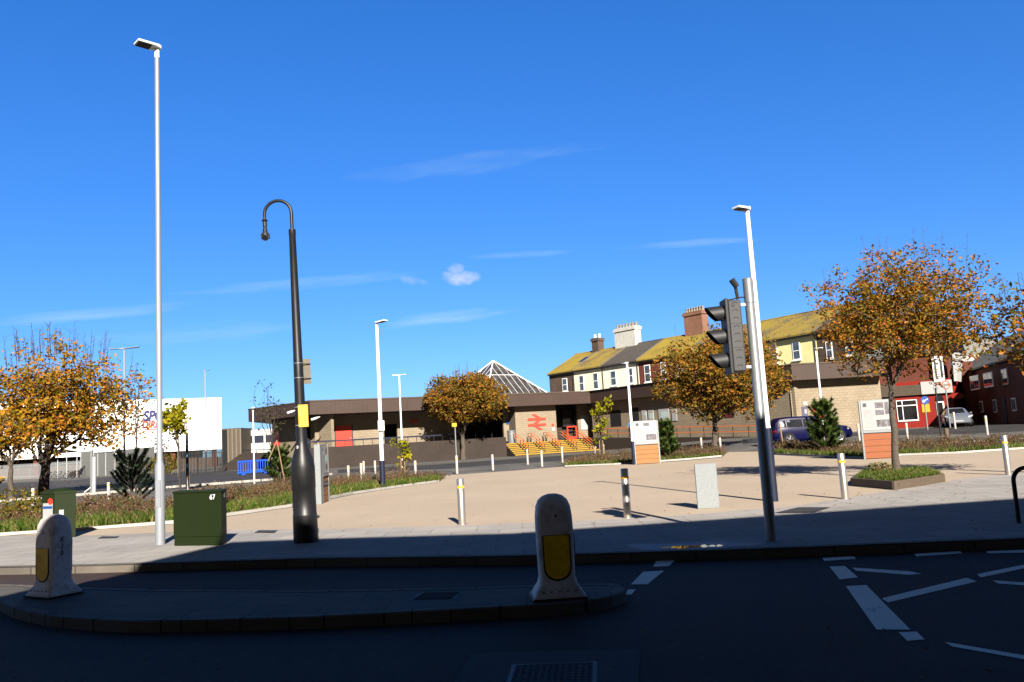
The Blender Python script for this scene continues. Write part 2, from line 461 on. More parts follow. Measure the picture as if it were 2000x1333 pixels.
m_roof_y = rooftile('lichen_tiles', (0.46, 0.33, 0.035), (0.15, 0.115, 0.07), 0.13)
m_roof_m = rooftile('half_lichen_tiles', (0.43, 0.31, 0.04), (0.19, 0.15, 0.11), -0.06)
m_roof_g = rooftile('grey_tiles', (0.3, 0.22, 0.06), (0.135, 0.12, 0.105), -0.22)
m_slate = rooftile('pale_slate', (0.3, 0.3, 0.28), (0.27, 0.29, 0.30), -0.1)
m_cream = M('cream_render', (0.66, 0.61, 0.44), 0.85, var=0.08, scale=1.2, dirt=0.12)
m_cream2 = M('off_white_render', (0.66, 0.62, 0.50), 0.85, var=0.1, scale=1.0, dirt=0.18)
m_yellow_r = M('pale_yellow_render', (0.64, 0.61, 0.30), 0.85, var=0.07, scale=1.2, dirt=0.1)
m_redbrick = brick_mat('red_brick', (0.33, 0.075, 0.04), (0.27, 0.06, 0.035), (0.2, 0.1, 0.07), 0.22, 0.075, 0.008, var=0.2)
m_oldbrick = brick_mat('old_brick', (0.17, 0.10, 0.07), (0.13, 0.08, 0.06), (0.2, 0.16, 0.12), 0.22, 0.075, 0.01, var=0.35)
m_chimbrick = brick_mat('chimney_brick', (0.50, 0.21, 0.125), (0.40, 0.17, 0.10), (0.36, 0.26, 0.19), 0.22, 0.075, 0.01, var=0.35)
m_chimw = M('painted_chimney', (0.50, 0.50, 0.46), 0.85, var=0.12, dirt=0.2)
m_pot = M('chimney_pot', (0.42, 0.36, 0.27), 0.85, var=0.2)
m_potr = M('red_chimney_pot', (0.32, 0.15, 0.09), 0.85, var=0.2)
m_frame = M('window_frame', (0.72, 0.72, 0.70), 0.5, var=0.04)
def glass(name, c, rough=0.06):
    t = NT(name)
    col = t.ramp(t.noise(1.3, 3), [(0.35, mul(c, 0.6)), (0.65, mul(c, 1.5))])
    return t.fin(col, rough, 0.0, 0.8)
m_glass = glass('window_glass', (0.10, 0.12, 0.14))
m_dglass = glass('dark_glass', (0.02, 0.022, 0.028))
m_pyrglass = glass('skylight_glass', (0.095, 0.088, 0.09), 0.12)
m_shed = M('white_cladding', (0.74, 0.74, 0.74), 0.55, var=0.02)
m_txtblue = M('letter_blue', (0.03, 0.035, 0.20), 0.5)
m_txtred = M('letter_red', (0.62, 0.03, 0.03), 0.5)
m_orange = M('orange_sign', (0.75, 0.17, 0.02), 0.5)
m_blueb = M('barrier_blue', (0.02, 0.10, 0.62), 0.45, var=0.08)
m_paper = M('poster_white', (0.70, 0.71, 0.70), 0.35, var=0.03)
m_ink = M('poster_ink', (0.10, 0.11, 0.12), 0.5, var=0.3, scale=30)
m_inkg = M('poster_lines', (0.42, 0.43, 0.45), 0.5)
m_photo = M('poster_photo', (0.20, 0.19, 0.21), 0.4, var=0.9, scale=9)
m_mint = M('poster_mint', (0.28, 0.5, 0.42), 0.5)
m_teal = M('poster_map', (0.42, 0.55, 0.52), 0.5, var=0.25, scale=9)
m_signblue = M('sign_blue', (0.02, 0.10, 0.42), 0.4)
m_rust = M('iron_cover', (0.06, 0.055, 0.055), 0.8, 0.1, var=0.3, scale=9)
m_conc = M('concrete_patch', (0.085, 0.085, 0.088), 0.9, var=0.2, scale=6)
m_carblue = M('car_blue', (0.003, 0.004, 0.055), 0.3, 0.0, var=0.05, spec=0.12)
m_carsilver = M('car_silver', (0.42, 0.47, 0.55), 0.25, 0.5, var=0.04, spec=0.6)
m_tyre = M('tyre', (0.015, 0.015, 0.016), 0.85)
m_rim = M('alloy_rim', (0.5, 0.5, 0.52), 0.3, 0.9)
m_taill = M('tail_lamp', (0.35, 0.01, 0.01), 0.3)
m_lampg = M('head_lamp', (0.6, 0.62, 0.65), 0.15)
m_pubred = M('pub_red', (0.42, 0.03, 0.02), 0.5, var=0.1, scale=3)
m_pubband = M('pub_white_band', (0.62, 0.62, 0.61), 0.6, var=0.05)
m_fence = M('fence_galv', (0.40, 0.42, 0.43), 0.55, 0.3, var=0.15)
m_fenced = M('fence_dark', (0.16, 0.155, 0.15), 0.6, 0.2, var=0.15)
m_mesh = M('cage_panel', (0.28, 0.29, 0.28), 0.6, 0.2, var=0.08)
m_brownclad = M('brown_cladding', (0.17, 0.13, 0.09), 0.8, var=0.2)
m_green_grass = leaf_mat('grass_blades', [(0, (0.045, 0.10, 0.012)), (0.55, (0.085, 0.15, 0.02)), (0.8, (0.17, 0.18, 0.05)), (1, (0.26, 0.21, 0.10))], 0.3)
m_brown_plant = leaf_mat('dried_perennials', [(0, (0.075, 0.042, 0.03)), (0.5, (0.15, 0.085, 0.06)), (0.72, (0.24, 0.16, 0.10)), (0.8, (0.10, 0.12, 0.03)), (1, (0.08, 0.13, 0.03))], 0.2)
m_leaf_a = leaf_mat('leaf_orange', [(0, (0.10, 0.12, 0.012)), (0.3, (0.28, 0.20, 0.016)), (0.55, (0.50, 0.25, 0.02)), (0.8, (0.60, 0.31, 0.03)), (1, (0.42, 0.13, 0.025))])
m_leaf_b = leaf_mat('leaf_brown', [(0, (0.08, 0.09, 0.016)), (0.3, (0.20, 0.16, 0.02)), (0.6, (0.33, 0.185, 0.028)), (0.85, (0.42, 0.19, 0.03)), (1, (0.26, 0.085, 0.025))])
m_leaf_c = leaf_mat('leaf_russet', [(0, (0.07, 0.09, 0.013)), (0.3, (0.20, 0.165, 0.018)), (0.55, (0.38, 0.20, 0.022)), (0.8, (0.52, 0.23, 0.03)), (1, (0.33, 0.085, 0.025))])
m_leaf_y = leaf_mat('leaf_yellow_green', [(0, (0.12, 0.16, 0.01)), (0.5, (0.36, 0.38, 0.02)), (1, (0.55, 0.46, 0.03))], 0.45)
m_leaf_d = leaf_mat('leaf_dark', [(0, (0.03, 0.04, 0.02)), (1, (0.09, 0.085, 0.04))], 0.2)
m_needle = leaf_mat('pine_needles', [(0, (0.025, 0.06, 0.012)), (0.6, (0.055, 0.11, 0.018)), (1, (0.13, 0.15, 0.03))], 0.2)
m_needle_d = leaf_mat('dark_needles', [(0, (0.008, 0.018, 0.012)), (0.7, (0.02, 0.04, 0.02)), (1, (0.07, 0.09, 0.06))], 0.1)
m_ivy = leaf_mat('ivy_leaves', [(0, (0.06, 0.09, 0.015)), (0.6, (0.16, 0.15, 0.02)), (1, (0.30, 0.16, 0.03))])
m_litter = leaf_mat('fallen_leaves', [(0, (0.10, 0.05, 0.02)), (1, (0.30, 0.15, 0.05))], 0.1)
def water():
    t = NT('puddle_water')
    t.bump(t.noise(5, 2), 0.012, 0.01)
    t.b.inputs['IOR'].default_value = 1.33
    return t.fin((0.012, 0.012, 0.014), 0.015, 0, 0.9)
m_water = water()
m_wet = M('wet_slabs', (0.20, 0.19, 0.2), 0.55, var=0.5, scale=9, spec=0.3)

# ------------------------------------------------------------------ ground
def drape(name, mat, poly, off, step=0):
    bm = bmesh.new()
    vs = [bm.verts.new((p[0], p[1], 0)) for p in poly]
    f = bm.faces.new(vs); f.normal_update()
    if f.normal.z < 0: f.normal_flip()
    xs = [p[0] for p in poly]; ys = [p[1] for p in poly]
    if max(xs) > 8 and max(ys) > 36:
        for lo, hi, st, nrm, mn, mx in ((8, 20, 1.5, (1, 0, 0), min(xs), max(xs)), (36, 62, 2.0, (0, 1, 0), min(ys), max(ys))):
            q = lo
            while q <= hi + 1e-6:
                if mn < q < mx:
                    bmesh.ops.bisect_plane(bm, geom=bm.verts[:] + bm.edges[:] + bm.faces[:], plane_co=(q * nrm[0], q * nrm[1], 0), plane_no=nrm)
                q += st
    for v in bm.verts: v.co.z = zg(v.co.x, v.co.y) + off
    bmesh.ops.triangulate(bm, faces=bm.faces[:])
    me = bpy.data.meshes.new(name); bm.to_mesh(me); bm.free()
    me.materials.append(mat); box_uv(me)
    o = bpy.data.objects.new(name, me); COL.objects.link(o); o['kind'] = 'structure'
    ORG[o.name] = Vector((0, 0, 0))
    return o
XY = lambda p: (p.x, p.y)
PX = lambda *a: [XY(G(x, y)) for x, y in a]

# far kerb of the main road
K_px = [(180, 1105), (600, 1092), (1000, 1087), (1480, 1073), (1990, 1053)]
K = [XY(flat(x, y)) for x, y in K_px]
kdir = (Vector(K[0]) - Vector(K[2])).normalized()
KL = Vector(K[0]) + kdir * 300
kdir2 = (Vector(K[4]) - Vector(K[3])).normalized()
KR = Vector(K[4]) + kdir2 * 300
Kall = [tuple(KL)] + K + [tuple(KR)]
drape('ground', m_tarmac, Kall + [(1500, 200), (1500, 3500), (-2500, 3500), (-2500, 600)], -0.006)
bm_road = drape('road', m_road, [(-600, -3), (600, -3), (600, 300), (-600, 300)], -0.125)
struct(bm_road)
near_p = drape('near_pavement', m_slab, [(-60, -14), (60, -14), (60, 3.4), (-60, 4.2)], 0.0)
def kerb_line(name, pts, mat, w, h, zt, side=1, closed=False):
    """stone strip along a polyline: top at zt, width w towards `side`"""
    mb = MB(); n = len(pts); P = [Vector((p[0], p[1])) for p in pts]
    ins = []
    for i in range(n):
        a = P[i - 1] if (i > 0 or closed) else P[i]; b = P[(i + 1) % n] if (i < n - 1 or closed) else P[i]
        d = (b - a).normalized(); ins.append(P[i] + Vector((-d.y, d.x)) * w * side)
    for i in range(n if closed else n - 1):
        j = (i + 1) % n
        zs = lambda q: zg(q.x, q.y)
        a, b, c, d = P[i], P[j], ins[j], ins[i]
        vs = [(q.x, q.y, zs(q) + zt - h) for q in (a, b, c, d)] + [(q.x, q.y, zs(q) + zt) for q in (a, b, c, d)]
        fs = [(4, 5, 6, 7), (0, 1, 5, 4), (2, 3, 7, 6)]
        if side < 0: fs = [f[::-1] for f in fs]
        mb.add(vs, fs)
    return struct(mb.build(name, mat))
def dense(pts, step=1.0):
    out = []
    for a, b in zip(pts[:-1], pts[1:]):
        a, b = Vector(a[:2]), Vector(b[:2]); n = max(1, int((b - a).length / step))
        out += [tuple(a + (b - a) * k / n) for k in range(n)]
    return out + [tuple(pts[-1][:2])]
kerb_line('pavement_kerb', Kall, m_kerb, 0.16, 0.135, 0.006, side=1 if Kall[0][0] < Kall[-1][0] else -1)
kerb_line('near_kerb', [(-60, 4.35), (60, 3.55)], m_kerb, 0.15, 0.135, 0.005, side=-1)

# pavement beyond the kerb, then the beige plaza
front = PX((180, 1047), (450, 1036), (640, 1034), (860, 1029), (1130, 1018), (1300, 1010), (1560, 988), (1660, 972), (1880, 936), (2000, 924), (2300, 893))
pave = [tuple(Vector(p)) for p in Kall[::-1]]
pave_back = PX((-900, 1120), (-300, 1080), (0, 1046), (180, 1040)) + front[1:]
# inset of the kerb strip so the slabs butt against it
ins = []
for i, p in enumerate(Kall):
    a = Vector(Kall[max(0, i - 1)]); b = Vector(Kall[min(len(Kall) - 1, i + 1)]); d = (b - a).normalized()
    q = Vector(p) + Vector((-d.y, d.x)) * 0.16; ins.append((q.x, q.y))
kk = [p for p in ins if -40 < p[0] < 40]
aL, bL = Vector(ins[1]), Vector(ins[0]); kL = aL + (bL - aL).normalized() * 28
aR, bR = Vector(ins[-2]), Vector(ins[-1]); kR = aR + (bR - aR).normalized() * 28
drape('pavement', m_slab, [tuple(kL)] + kk + [tuple(kR)] + pave_back[::-1], 0.0)
# pale edging course between slabs and plaza
ed = []
for (x, y) in front[1:]:
    ed.append((x, y))
kerb_line('pavement_edging', dense(ed, 2), m_slab2, 0.62, 0.012, 0.0045, side=-1)
plaza_px = [(-60, 1052), (0, 1048), (345, 1024), (570, 992), (690, 967), (790, 951), (858, 942), (872, 929), (1000, 920), (1100, 912), (1103, 914), (1290, 904), (1410, 894),
            (1420, 884), (1510, 882), (1510, 889), (1690, 898), (1760, 891), (1870, 887), (2000, 878), (2300, 858)]
plaza = [XY(G(*p)) for p in plaza_px]
drape('plaza', m_plaza, plaza + front[::-1] + [pave_back[2]], 0.004)

# planting beds
beds = {
 'left': ([(-60, 1051), (0, 1047), (170, 1036), (345, 1022), (570, 990), (690, 965), (790, 950), (858, 941)],
          [(866, 934), (800, 936), (640, 944), (520, 955), (300, 984), (120, 998), (0, 1006), (-60, 1010)]),
 'middle': ([(1103, 912), (1200, 908), (1290, 902), (1410, 892)], [(1412, 882), (1330, 884), (1235, 889), (1180, 893), (1120, 903)]),
 'right': ([(1515, 888), (1600, 892), (1690, 896), (1760, 890), (1870, 886), (2000, 877), (2150, 866)], [(2150, 848), (2000, 858), (1870, 866), (1760, 870), (1640, 872), (1518, 876)])}
def resample(pts, n):
    P = [Vector(p) for p in pts]; L = [0]
    for a, b in zip(P[:-1], P[1:]): L.append(L[-1] + (b - a).length)
    out = []
    for k in range(n):
        t = L[-1] * k / (n - 1); i = 0
        while i < len(L) - 2 and L[i + 1] < t: i += 1
        u = (t - L[i]) / max(1e-9, L[i + 1] - L[i]); out.append(P[i].lerp(P[i + 1], min(1, u)))
    return out
rng = np.random.default_rng(5)
def blades(mb_list, pos, h, w, lean, n_seg=1):
    pass
grass_v, grass_f, plant_v, plant_f = [], [], [], []
def blade(V, F, x, y, z, h, w, lx, ly):
    a = rng.uniform(0, 6.283); dx, dy = math.cos(a) * w / 2, math.sin(a) * w / 2
    k = len(V)
    V += [(x - dx, y - dy, z), (x + dx, y + dy, z), (x + lx * 0.4 + dx * 0.7, y + ly * 0.4 + dy * 0.7, z + h * 0.6), (x + lx, y + ly, z + h), (x + lx * 0.4 - dx * 0.7, y + ly * 0.4 - dy * 0.7, z + h * 0.6)]
    F.append((k, k + 1, k + 2, k + 3, k + 4))
for nm, (fr, bk) in beds.items():
    fpts = [XY(G(*p)) for p in fr]; bpts = [XY(G(*p)) for p in bk]
    drape('planting_soil', m_soil, fpts + bpts, 0.03)
    kerb_line('planting_edging', dense(fpts, 1.5), m_edging, 0.16, 0.10, 0.075, side=1)
    kerb_line('planting_edging', dense(bpts, 1.5), m_edging, 0.16, 0.10, 0.075, side=1)
    A = resample(fpts, 60); B = resample(bpts[::-1], 60)
    wid = np.mean([(a - b).length for a, b in zip(A, B)]); ln = sum((a - b).length for a, b in zip(A[:-1], A[1:]))
    def spot(t, s):
        i = min(58, int(t * 59)); u = t * 59 - i
        a = A[i].lerp(A[i + 1], u); b = B[i].lerp(B[i + 1], u); return a.lerp(b, s)
    gw = min(1.0, 3.4 / wid) if nm == 'left' else min(0.45, 1.6 / wid)
    n_g = int(ln * wid * gw * 140); n_g = min(n_g, 15000)
    for _ in range(n_g):
        t, s = rng.uniform(0, 1), rng.uniform(0.0, 1) ** 1.3 * gw * 1.15 + 0.012
        p = spot(t, s); d = 0.6 + 0.4 * math.sin(p.x * 1.7) * math.sin(p.y * 2.3 + p.x)
        if math.sin(p.x * 3.1 + p.y * 2.2) * math.sin(p.y * 4.3 - p.x) < -.55 and rng.uniform() < .8: continue
        h = rng.uniform(0.07, 0.30) * (0.75 + 0.45 * d) * (1.0 if nm == 'left' else 0.9)
        blade(grass_v, grass_f, p.x, p.y, zg(p.x, p.y) + 0.03, h, 0.045, rng.normal(0, 0.10), rng.normal(0, 0.10))
    n_c = int(min(1500, ln * wid * (1 - gw) * 5.5))
    for _ in range(n_c):
        t, s = rng.uniform(0, 1), rng.uniform(gw * 0.75, 0.97)
        p = spot(t, s); z = zg(p.x, p.y) + 0.03
        lf = math.sin(p.x * .9 + 1.3) * math.sin(p.y * .7 + .4 * p.x) + .5 * math.sin(p.x * 2.3 - p.y * 1.9)
        if lf < -.75: continue
        hh = rng.uniform(0.2, 0.6) * (.85 + .3 * lf) * (0.55 + 0.45 * min(1, (s - gw * 0.6) / 0.3))
        for _k in range(9):
            lx, ly = rng.normal(0, 0.16), rng.normal(0, 0.16)
            h = hh * rng.uniform(0.5, 1.1); ox, oy = rng.normal(0, 0.15), rng.normal(0, 0.15)
            blade(plant_v, plant_f, p.x + ox, p.y + oy, z, h, 0.022, lx, ly)
            for _q in range(2):
                blade(plant_v, plant_f, p.x + ox + lx + rng.normal(0, .03), p.y + oy + ly + rng.normal(0, .03), z + h - rng.uniform(0, 0.12), 0.05, 0.045, rng.normal(0, .03), rng.normal(0, .03))
def stuff(name, V, F, mat, label, cat):
    mb = MB(); mb.v = V; mb.f = F; mb.m = [0] * len(F)
    o = mb.build(name, mat, uv=False); return tag(o, label, cat, kind='stuff')
stuff('grass', grass_v, grass_f, m_green_grass, 'short green grass along the edging of the planting beds', 'grass')
stuff('perennials', plant_v, plant_f, m_brown_plant, 'dried brown perennials growing behind the grass in the beds', 'plants')

# car park, station forecourt
drape('car_park', m_carpark, PX((-500, 1010), (0, 984), (215, 962), (320, 951), (520, 936), (640, 926), (640, 912), (520, 918), (430, 921), (300, 925), (150, 937), (0, 945), (-500, 972)), 0.002)
kerb_line('car_park_kerb', dense(PX((-300, 1004), (0, 981), (145, 969), (320, 954), (520, 939), (640, 928)), 2.5), m_edging, 0.45, 0.16, 0.12, side=-1)
drape('station_road', m_carpark, PX((660, 924), (872, 916), (1000, 906), (1090, 901), (1180, 884), (1130, 888), (1000, 897), (860, 907), (660, 918)), 0.002)
drape('side_street', m_carpark, PX((1450, 868), (1660, 852), (1880, 848), (2100, 838), (2100, 824), (1900, 829), (1740, 843), (1450, 858)), 0.004)
mb = MB()
for k in range(9):
    p, q = G(95 + k * 4, 938 + k * 3.1), G(195 + k * 4, 931 + k * 3.0)
    d = (q - p).normalized(); n = Vector((-d.y, d.x, 0)) * 0.06
    mb.quad(*(Vector((v.x, v.y, 0.008)) for v in (p - n, q - n, q + n, p + n)))
struct(mb.build('bay_markings', m_mark))

# traffic island
isl_front = [(-70, 1150), (-30, 1164), (0, 1175), (30, 1189), (100, 1204), (180, 1210), (250, 1213), (400, 1211), (600, 1205), (800, 1195), (1000, 1184), (1120, 1176), (1165, 1170), (1195, 1164), (1215, 1157), (1222, 1150)]
isl_back = [(1215, 1143), (1190, 1139), (1120, 1140), (900, 1148), (600, 1153), (300, 1151), (150, 1147), (40, 1142), (-20, 1141), (-55, 1144)]
isl = [XY(flat(x, y)) for x, y in isl_front + isl_back]
mb = MB(); n = len(isl)
c2 = Vector((sum(p[0] for p in isl) / n, sum(p[1] for p in isl) / n))
P = [Vector(p) for p in isl]; I = []
for i in range(n):
    d = (P[(i + 1) % n] - P[i - 1]).normalized(); I.append(P[i] + Vector((-d.y, d.x)) * 0.13)
ilen = [0.0]
for i in range(n): ilen.append(ilen[-1] + (P[(i + 1) % n] - P[i]).length)
for i in range(n):
    j = (i + 1) % n
    a, b, c, d = P[i], P[j], I[j], I[i]
    mb.add([(a.x, a.y, -.13), (b.x, b.y, -.13), (b.x, b.y, -.012), (a.x, a.y, -.012)], [(0, 1, 2, 3)])
    d2 = lambda p, q, t: p + (q - p) * t
    a2, b2 = d2(a, d, .12), d2(b, c, .12)
    mb.add([(a.x, a.y, -.012), (b.x, b.y, -.012), (b2.x, b2.y, 0.0), (a2.x, a2.y, 0.0)], [(0, 1, 2, 3)])
    mb.add([(a2.x, a2.y, 0), (b2.x, b2.y, 0), (c.x, c.y, 0), (d.x, d.y, 0)], [(0, 1, 2, 3)])
# joints between the kerb stones
run = 0
for i in range(n):
    seg = P[(i + 1) % n] - P[i]; L = seg.length; t = 0.915 - (run % 0.915)
    while t < L:
        q = P[i] + seg * (t / L); dd = seg.normalized(); nn = Vector((-dd.y, dd.x))
        o_ = q - nn * 0.003 - dd * 0.007
        mb.obox((o_.x, o_.y, -.13), (dd.x * .014, dd.y * .014, 0), (nn.x * .13, nn.y * .13, 0), (0, 0, .1325), 1)
        t += 0.915
    run += L
struct(mb.build('island_kerb', [m_kerb, m_void]))
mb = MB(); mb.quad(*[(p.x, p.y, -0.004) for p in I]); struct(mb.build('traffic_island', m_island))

# road paint
mb = MB()
def mark(*px): mb.quad(*(flat(x, y, -0.120) for x, y in px))
for m in ([(1606, 1090), (1610, 1096), (1672, 1092), (1668, 1087)], [(1785, 1082), (1790, 1087), (1880, 1081), (1875, 1077)], [(1925, 1077), (1930, 1081), (2030, 1079), (2030, 1073)],
          [(1620, 1107), (1640, 1132), (1676, 1128), (1650, 1106)], [(1664, 1109), (1672, 1115), (1775, 1123), (1800, 1121), (1775, 1116)],
          [(1652, 1145), (1712, 1230), (1778, 1230), (1692, 1143)], [(1755, 1235), (1772, 1252), (1806, 1249), (1790, 1234)],
          [(1722, 1169), (1734, 1177), (1908, 1136), (1888, 1129)], [(1908, 1122), (1916, 1128), (2050, 1100), (2050, 1093)], [(1938, 1134), (1950, 1140), (2050, 1147), (2050, 1141)],
          [(1845, 1254), (1860, 1263), (2040, 1295), (2040, 1287)],
          [(1282, 1094), (1276, 1107), (1306, 1106), (1321, 1093)], [(1256, 1117), (1232, 1142), (1265, 1141), (1297, 1115)], [(1226, 1152), (1222, 1162), (1234, 1161), (1242, 1151)]):
    mark(*m[::-1] if False else m)
o = mb.build('road_markings', m_mark); struct(o)
for p in o.data.polygons:
    if p.normal.z < 0: p.flip()

# covers, patch, puddle
mb = MB(); mb.quad(*(flat(x, y, -0.121) for x, y in [(870, 1360), (1246, 1360), (1250, 1268), (922, 1276)])); struct(mb.build('road_patch', m_conc))
def cover(px, z, label, mat=m_rust, ridges=True):
    p = [flat(x, y, z) for x, y in px]; c = sum(p, Vector()) / 4
    t = thing('manhole_cover', label, 'manhole cover', (c.x, c.y, z))
    m1 = MB(); m1.quad(*p); m1.build('frame', m_dark, t)
    m2 = MB(); q = [c + (v - c) * 0.9 + Vector((0, 0, 0.003)) for v in p]
    m2.quad(*q)
    if ridges:
        for i in range(12):
            for j in range(9):
                u, v = (i + 0.5) / 12, (j + 0.5) / 9
                a = q[0].lerp(q[1], u).lerp(q[3].lerp(q[2], u), v)
                m2.box(a + Vector((0, 0, 0.003)), (0.03, 0.014, 0.004), R(45 if (i + j) % 2 else -45))
    m2.build('lid', mat, t)
cover([(985, 1345), (1165, 1345), (1167, 1292), (1000, 1298)], -0.118, 'square ridged iron cover in the road patch at the bottom edge')
cover([(800, 1172), (885, 1170), (905, 1156), (825, 1158)], -0.001, 'chequered iron cover set in the shaded traffic island')
cover([(1512, 1002), (1590, 1001), (1622, 991), (1560, 991)], 0.009, 'brown mesh cover in the pavement left of the timber planter', ridges=False)
cover([(496, 1041), (536, 1041), (543, 1036), (505, 1036)], 0.009, 'small dark cover in the pale edging behind the big green cabinet', ridges=False)
cover([(190, 1052), (226, 1051), (234, 1048), (200, 1048)], 0.009, 'small dark cover in the beige paving by the left bed', ridges=False)
def blob(name, mat, cx, cy, rx, ry, z, seed):
    g = np.random.default_rng(seed); ph = g.uniform(0, 6.28, 4); pts = []
    for k in range(48):
        a = 2 * math.pi * k / 48; rr = 1 + 0.14 * math.sin(3 * a + ph[0]) + 0.1 * math.sin(5 * a + ph[1]) + .07 * math.sin(9 * a + ph[2])
        pts.append(flat(cx + rx * rr * math.cos(a), cy - math.cos(a) * rx * .028 - ry * rr * math.sin(a), z))
    mb = MB(); mb.quad(*pts); o = struct(mb.build(name, mat))
    for p in o.data.polygons:
        if p.normal.z < 0: p.flip()
blob('wet_pavement', m_wet, 1350, 1067, 125, 8, .003, 3)
for k_, (x_, y_, a_, b_) in enumerate(((1330, 1069, 20, 2.6), (1357, 1067.5, 9, 1.8), (1374, 1067, 8, 2.6), (1391, 1066.5, 7, 1.6), (1405, 1066, 6, 1.8), (1300, 1069.5, 9, 1.2))):
    blob('puddle', m_water, x_, y_, a_, b_, .0055, 4 + k_)
# fallen leaves
LV, LF = [], []
def litter(px, py, z, s):
    p = flat(px, py, z); a = rng.uniform(0, 6.28); k = len(LV)
    e1 = Vector((math.cos(a), math.sin(a), rng.uniform(-.3, .3))) * s; e2 = Vector((-math.sin(a), math.cos(a), rng.uniform(-.3, .3))) * s * 0.7
    b = p + Vector((0, 0, 0.02))
    LV.extend([tuple(b - e1), tuple(b - e2 * .9), tuple(b + e1), tuple(b + e2)]); LF.append((k, k + 1, k + 2, k + 3))
for _ in range(110): litter(rng.uniform(0, 2000), rng.uniform(1220, 1330), -0.12, 0.022)
for _ in range(70): litter(rng.uniform(0, 1150), rng.uniform(1196, 1216) if rng.uniform() < .4 else rng.uniform(1214, 1240), -0.12, 0.02)
for _ in range(120): litter(rng.uniform(450, 2000), rng.uniform(905, 1050), 0.006, 0.03)
for _ in range(70): litter(rng.normal(1780, 130), rng.normal(960, 16), 0.006, 0.035)
for _ in range(60): litter(rng.uniform(1250, 2000), rng.uniform(1075, 1120), -0.12, 0.02)
stuff('fallen_leaves', LV, LF, m_litter, 'brown fallen leaves scattered over the road and plaza', 'leaves')

# ------------------------------------------------------------------ the building behind that shades the road
HB = 10.5
def back_from_shadow(px, py, Y):
    g = flat(px, py); k = (g.y - Y) / SHD.y; return Vector((g.x - SHD.x * k, Y, k * math.tan(SUN_EL)))
YB = -2.6
tl = back_from_shadow(452, 1059, YB); lo = back_from_shadow(-5, 1166, YB)
tr_ = back_from_shadow(2000, 973, YB); mid = back_from_shadow(1000, 1042, YB); m1_ = back_from_shadow(600, 1053, YB)
low2 = tl + (lo - tl) * 1.5
poly = [Vector((low2.x, YB, 0)), low2, tl, m1_, mid, tr_, Vector((tr_.x + 14, YB, tr_.z + (tr_.z - mid.z) * 0.4)), Vector((tr_.x + 14, YB, 0))]
t = thing('brick_building', 'tall red brick building behind the near pavement casting the shade', 'building', (2, YB, 0))
mb = MB(); mb.prism(poly, (0, -9, 0)); mb.build('wall', m_redbrick, t)
for k in range(7):
    for zz in (1.0, 4.6):
        x = -2.5 + k * 3.2
        w = MB().obox((x, YB + 0.003, zz), (1.2, 0, 0), (0, 0.05, 0), (0, 0, 2.0)).build('window', m_frame, t)
        MB().obox((x + 0.08, YB + 0.05, zz + .08), (1.04, 0, 0), (0, 0.01, 0), (0, 0, 1.84)).build('pane', m_glass, w)

# ------------------------------------------------------------------ text
def text_mesh(body, size, shear=0.0, offset=0.0, extrude=0.0):
    c = bpy.data.curves.new('lettering', 'FONT'); c.body = body; c.size = size; c.shear = shear; c.offset = offset; c.extrude = extrude
    o = bpy.data.objects.new('lettering', c); COL.objects.link(o)
    dg = bpy.context.evaluated_depsgraph_get(); dg.update()
    me = bpy.data.meshes.new_from_object(o.evaluated_get(dg))
    v = [tuple(x.co) for x in me.vertices]; f = [tuple(p.vertices) for p in me.polygons]
    bpy.data.objects.remove(o); bpy.data.curves.remove(c); bpy.data.meshes.remove(me)
    return v, f
def add_text(mb, body, o, ux, uz, width=None, height=None, mi=0, **k):
    """lettering fitted on the plane through o spanned by unit vectors ux, uz"""
    v, f = text_mesh(body, 1.0, **k)
    x0, x1 = min(p[0] for p in v), max(p[0] for p in v); y0, y1 = min(p[1] for p in v), max(p[1] for p in v)
    sy = (height / (y1 - y0)) if height else None
    sx = (width / (x1 - x0)) if width else sy
    if sy is None: sy = sx
    nn = Vector(ux).cross(Vector(uz))
    z0 = min(p[2] for p in v)
    mb.add([Vector(o) + Vector(ux) * (p[0] - x0) * sx + Vector(uz) * (p[1] - y0) * sy + nn * (p[2] - z0) for p in v], f, mi)
UX, UY, UZ = Vector((1, 0, 0)), Vector((0, 1, 0)), Vector((0, 0, 1))

# ------------------------------------------------------------------ tall grey lamp
def lantern(parent, top, d, L, W, mat, tilt=0.1):
    """flat LED lantern reaching from the pole top towards d"""
    d = Vector(d).normalized(); s = d.cross(UZ).normalized(); u = s.cross(d)
    d = (d + UZ * tilt).normalized(); u = s.cross(d)
    o = Vector(top) + UZ * 0.03 - d * 0.08
    pr = [(0, .35), (0.12, .62), (0.35, 1.0), (1.0, 0.96)]
    mb = MB(); vs = []
    for t_, w in pr:
        for sgn in (-1, 1):
            for hh in (0, 1):
                vs.append(o + d * L * t_ + s * sgn * W / 2 * w + u * (0.015 + hh * (0.085 if t_ < .2 else 0.05)))
    fs = []
    for i in range(len(pr) - 1):
        a, b = i * 4, i * 4 + 4
        fs += [(a, a + 2, b + 2, b), (a + 1, b + 1, b + 3, a + 3), (a, b, b + 1, a + 1), (a + 2, a + 3, b + 3, b + 2)]
    fs += [(0, 1, 3, 2), (len(vs) - 4, len(vs) - 2, len(vs) - 1, len(vs) - 3)]
    mb.add(vs, fs)
    h = mb.build('lantern', mat, parent, bevel=0.008)
    m2 = MB(); q = o + d * L * 0.42
    m2.obox(q - s * W * 0.42 + u * 0.004, d * L * 0.52, s * W * 0.84, u * 0.008)
    m2.build('light_panel', m_dark, h)
    m3 = MB(); m3.cyl(Vector(top) - UZ * 0.16, Vector(top) + UZ * 0.05, 0.055, 0.05, 14); m3.build('bracket', mat, parent, smooth=True)
b = G(313, 1064); H = hgt(303, 100, b)
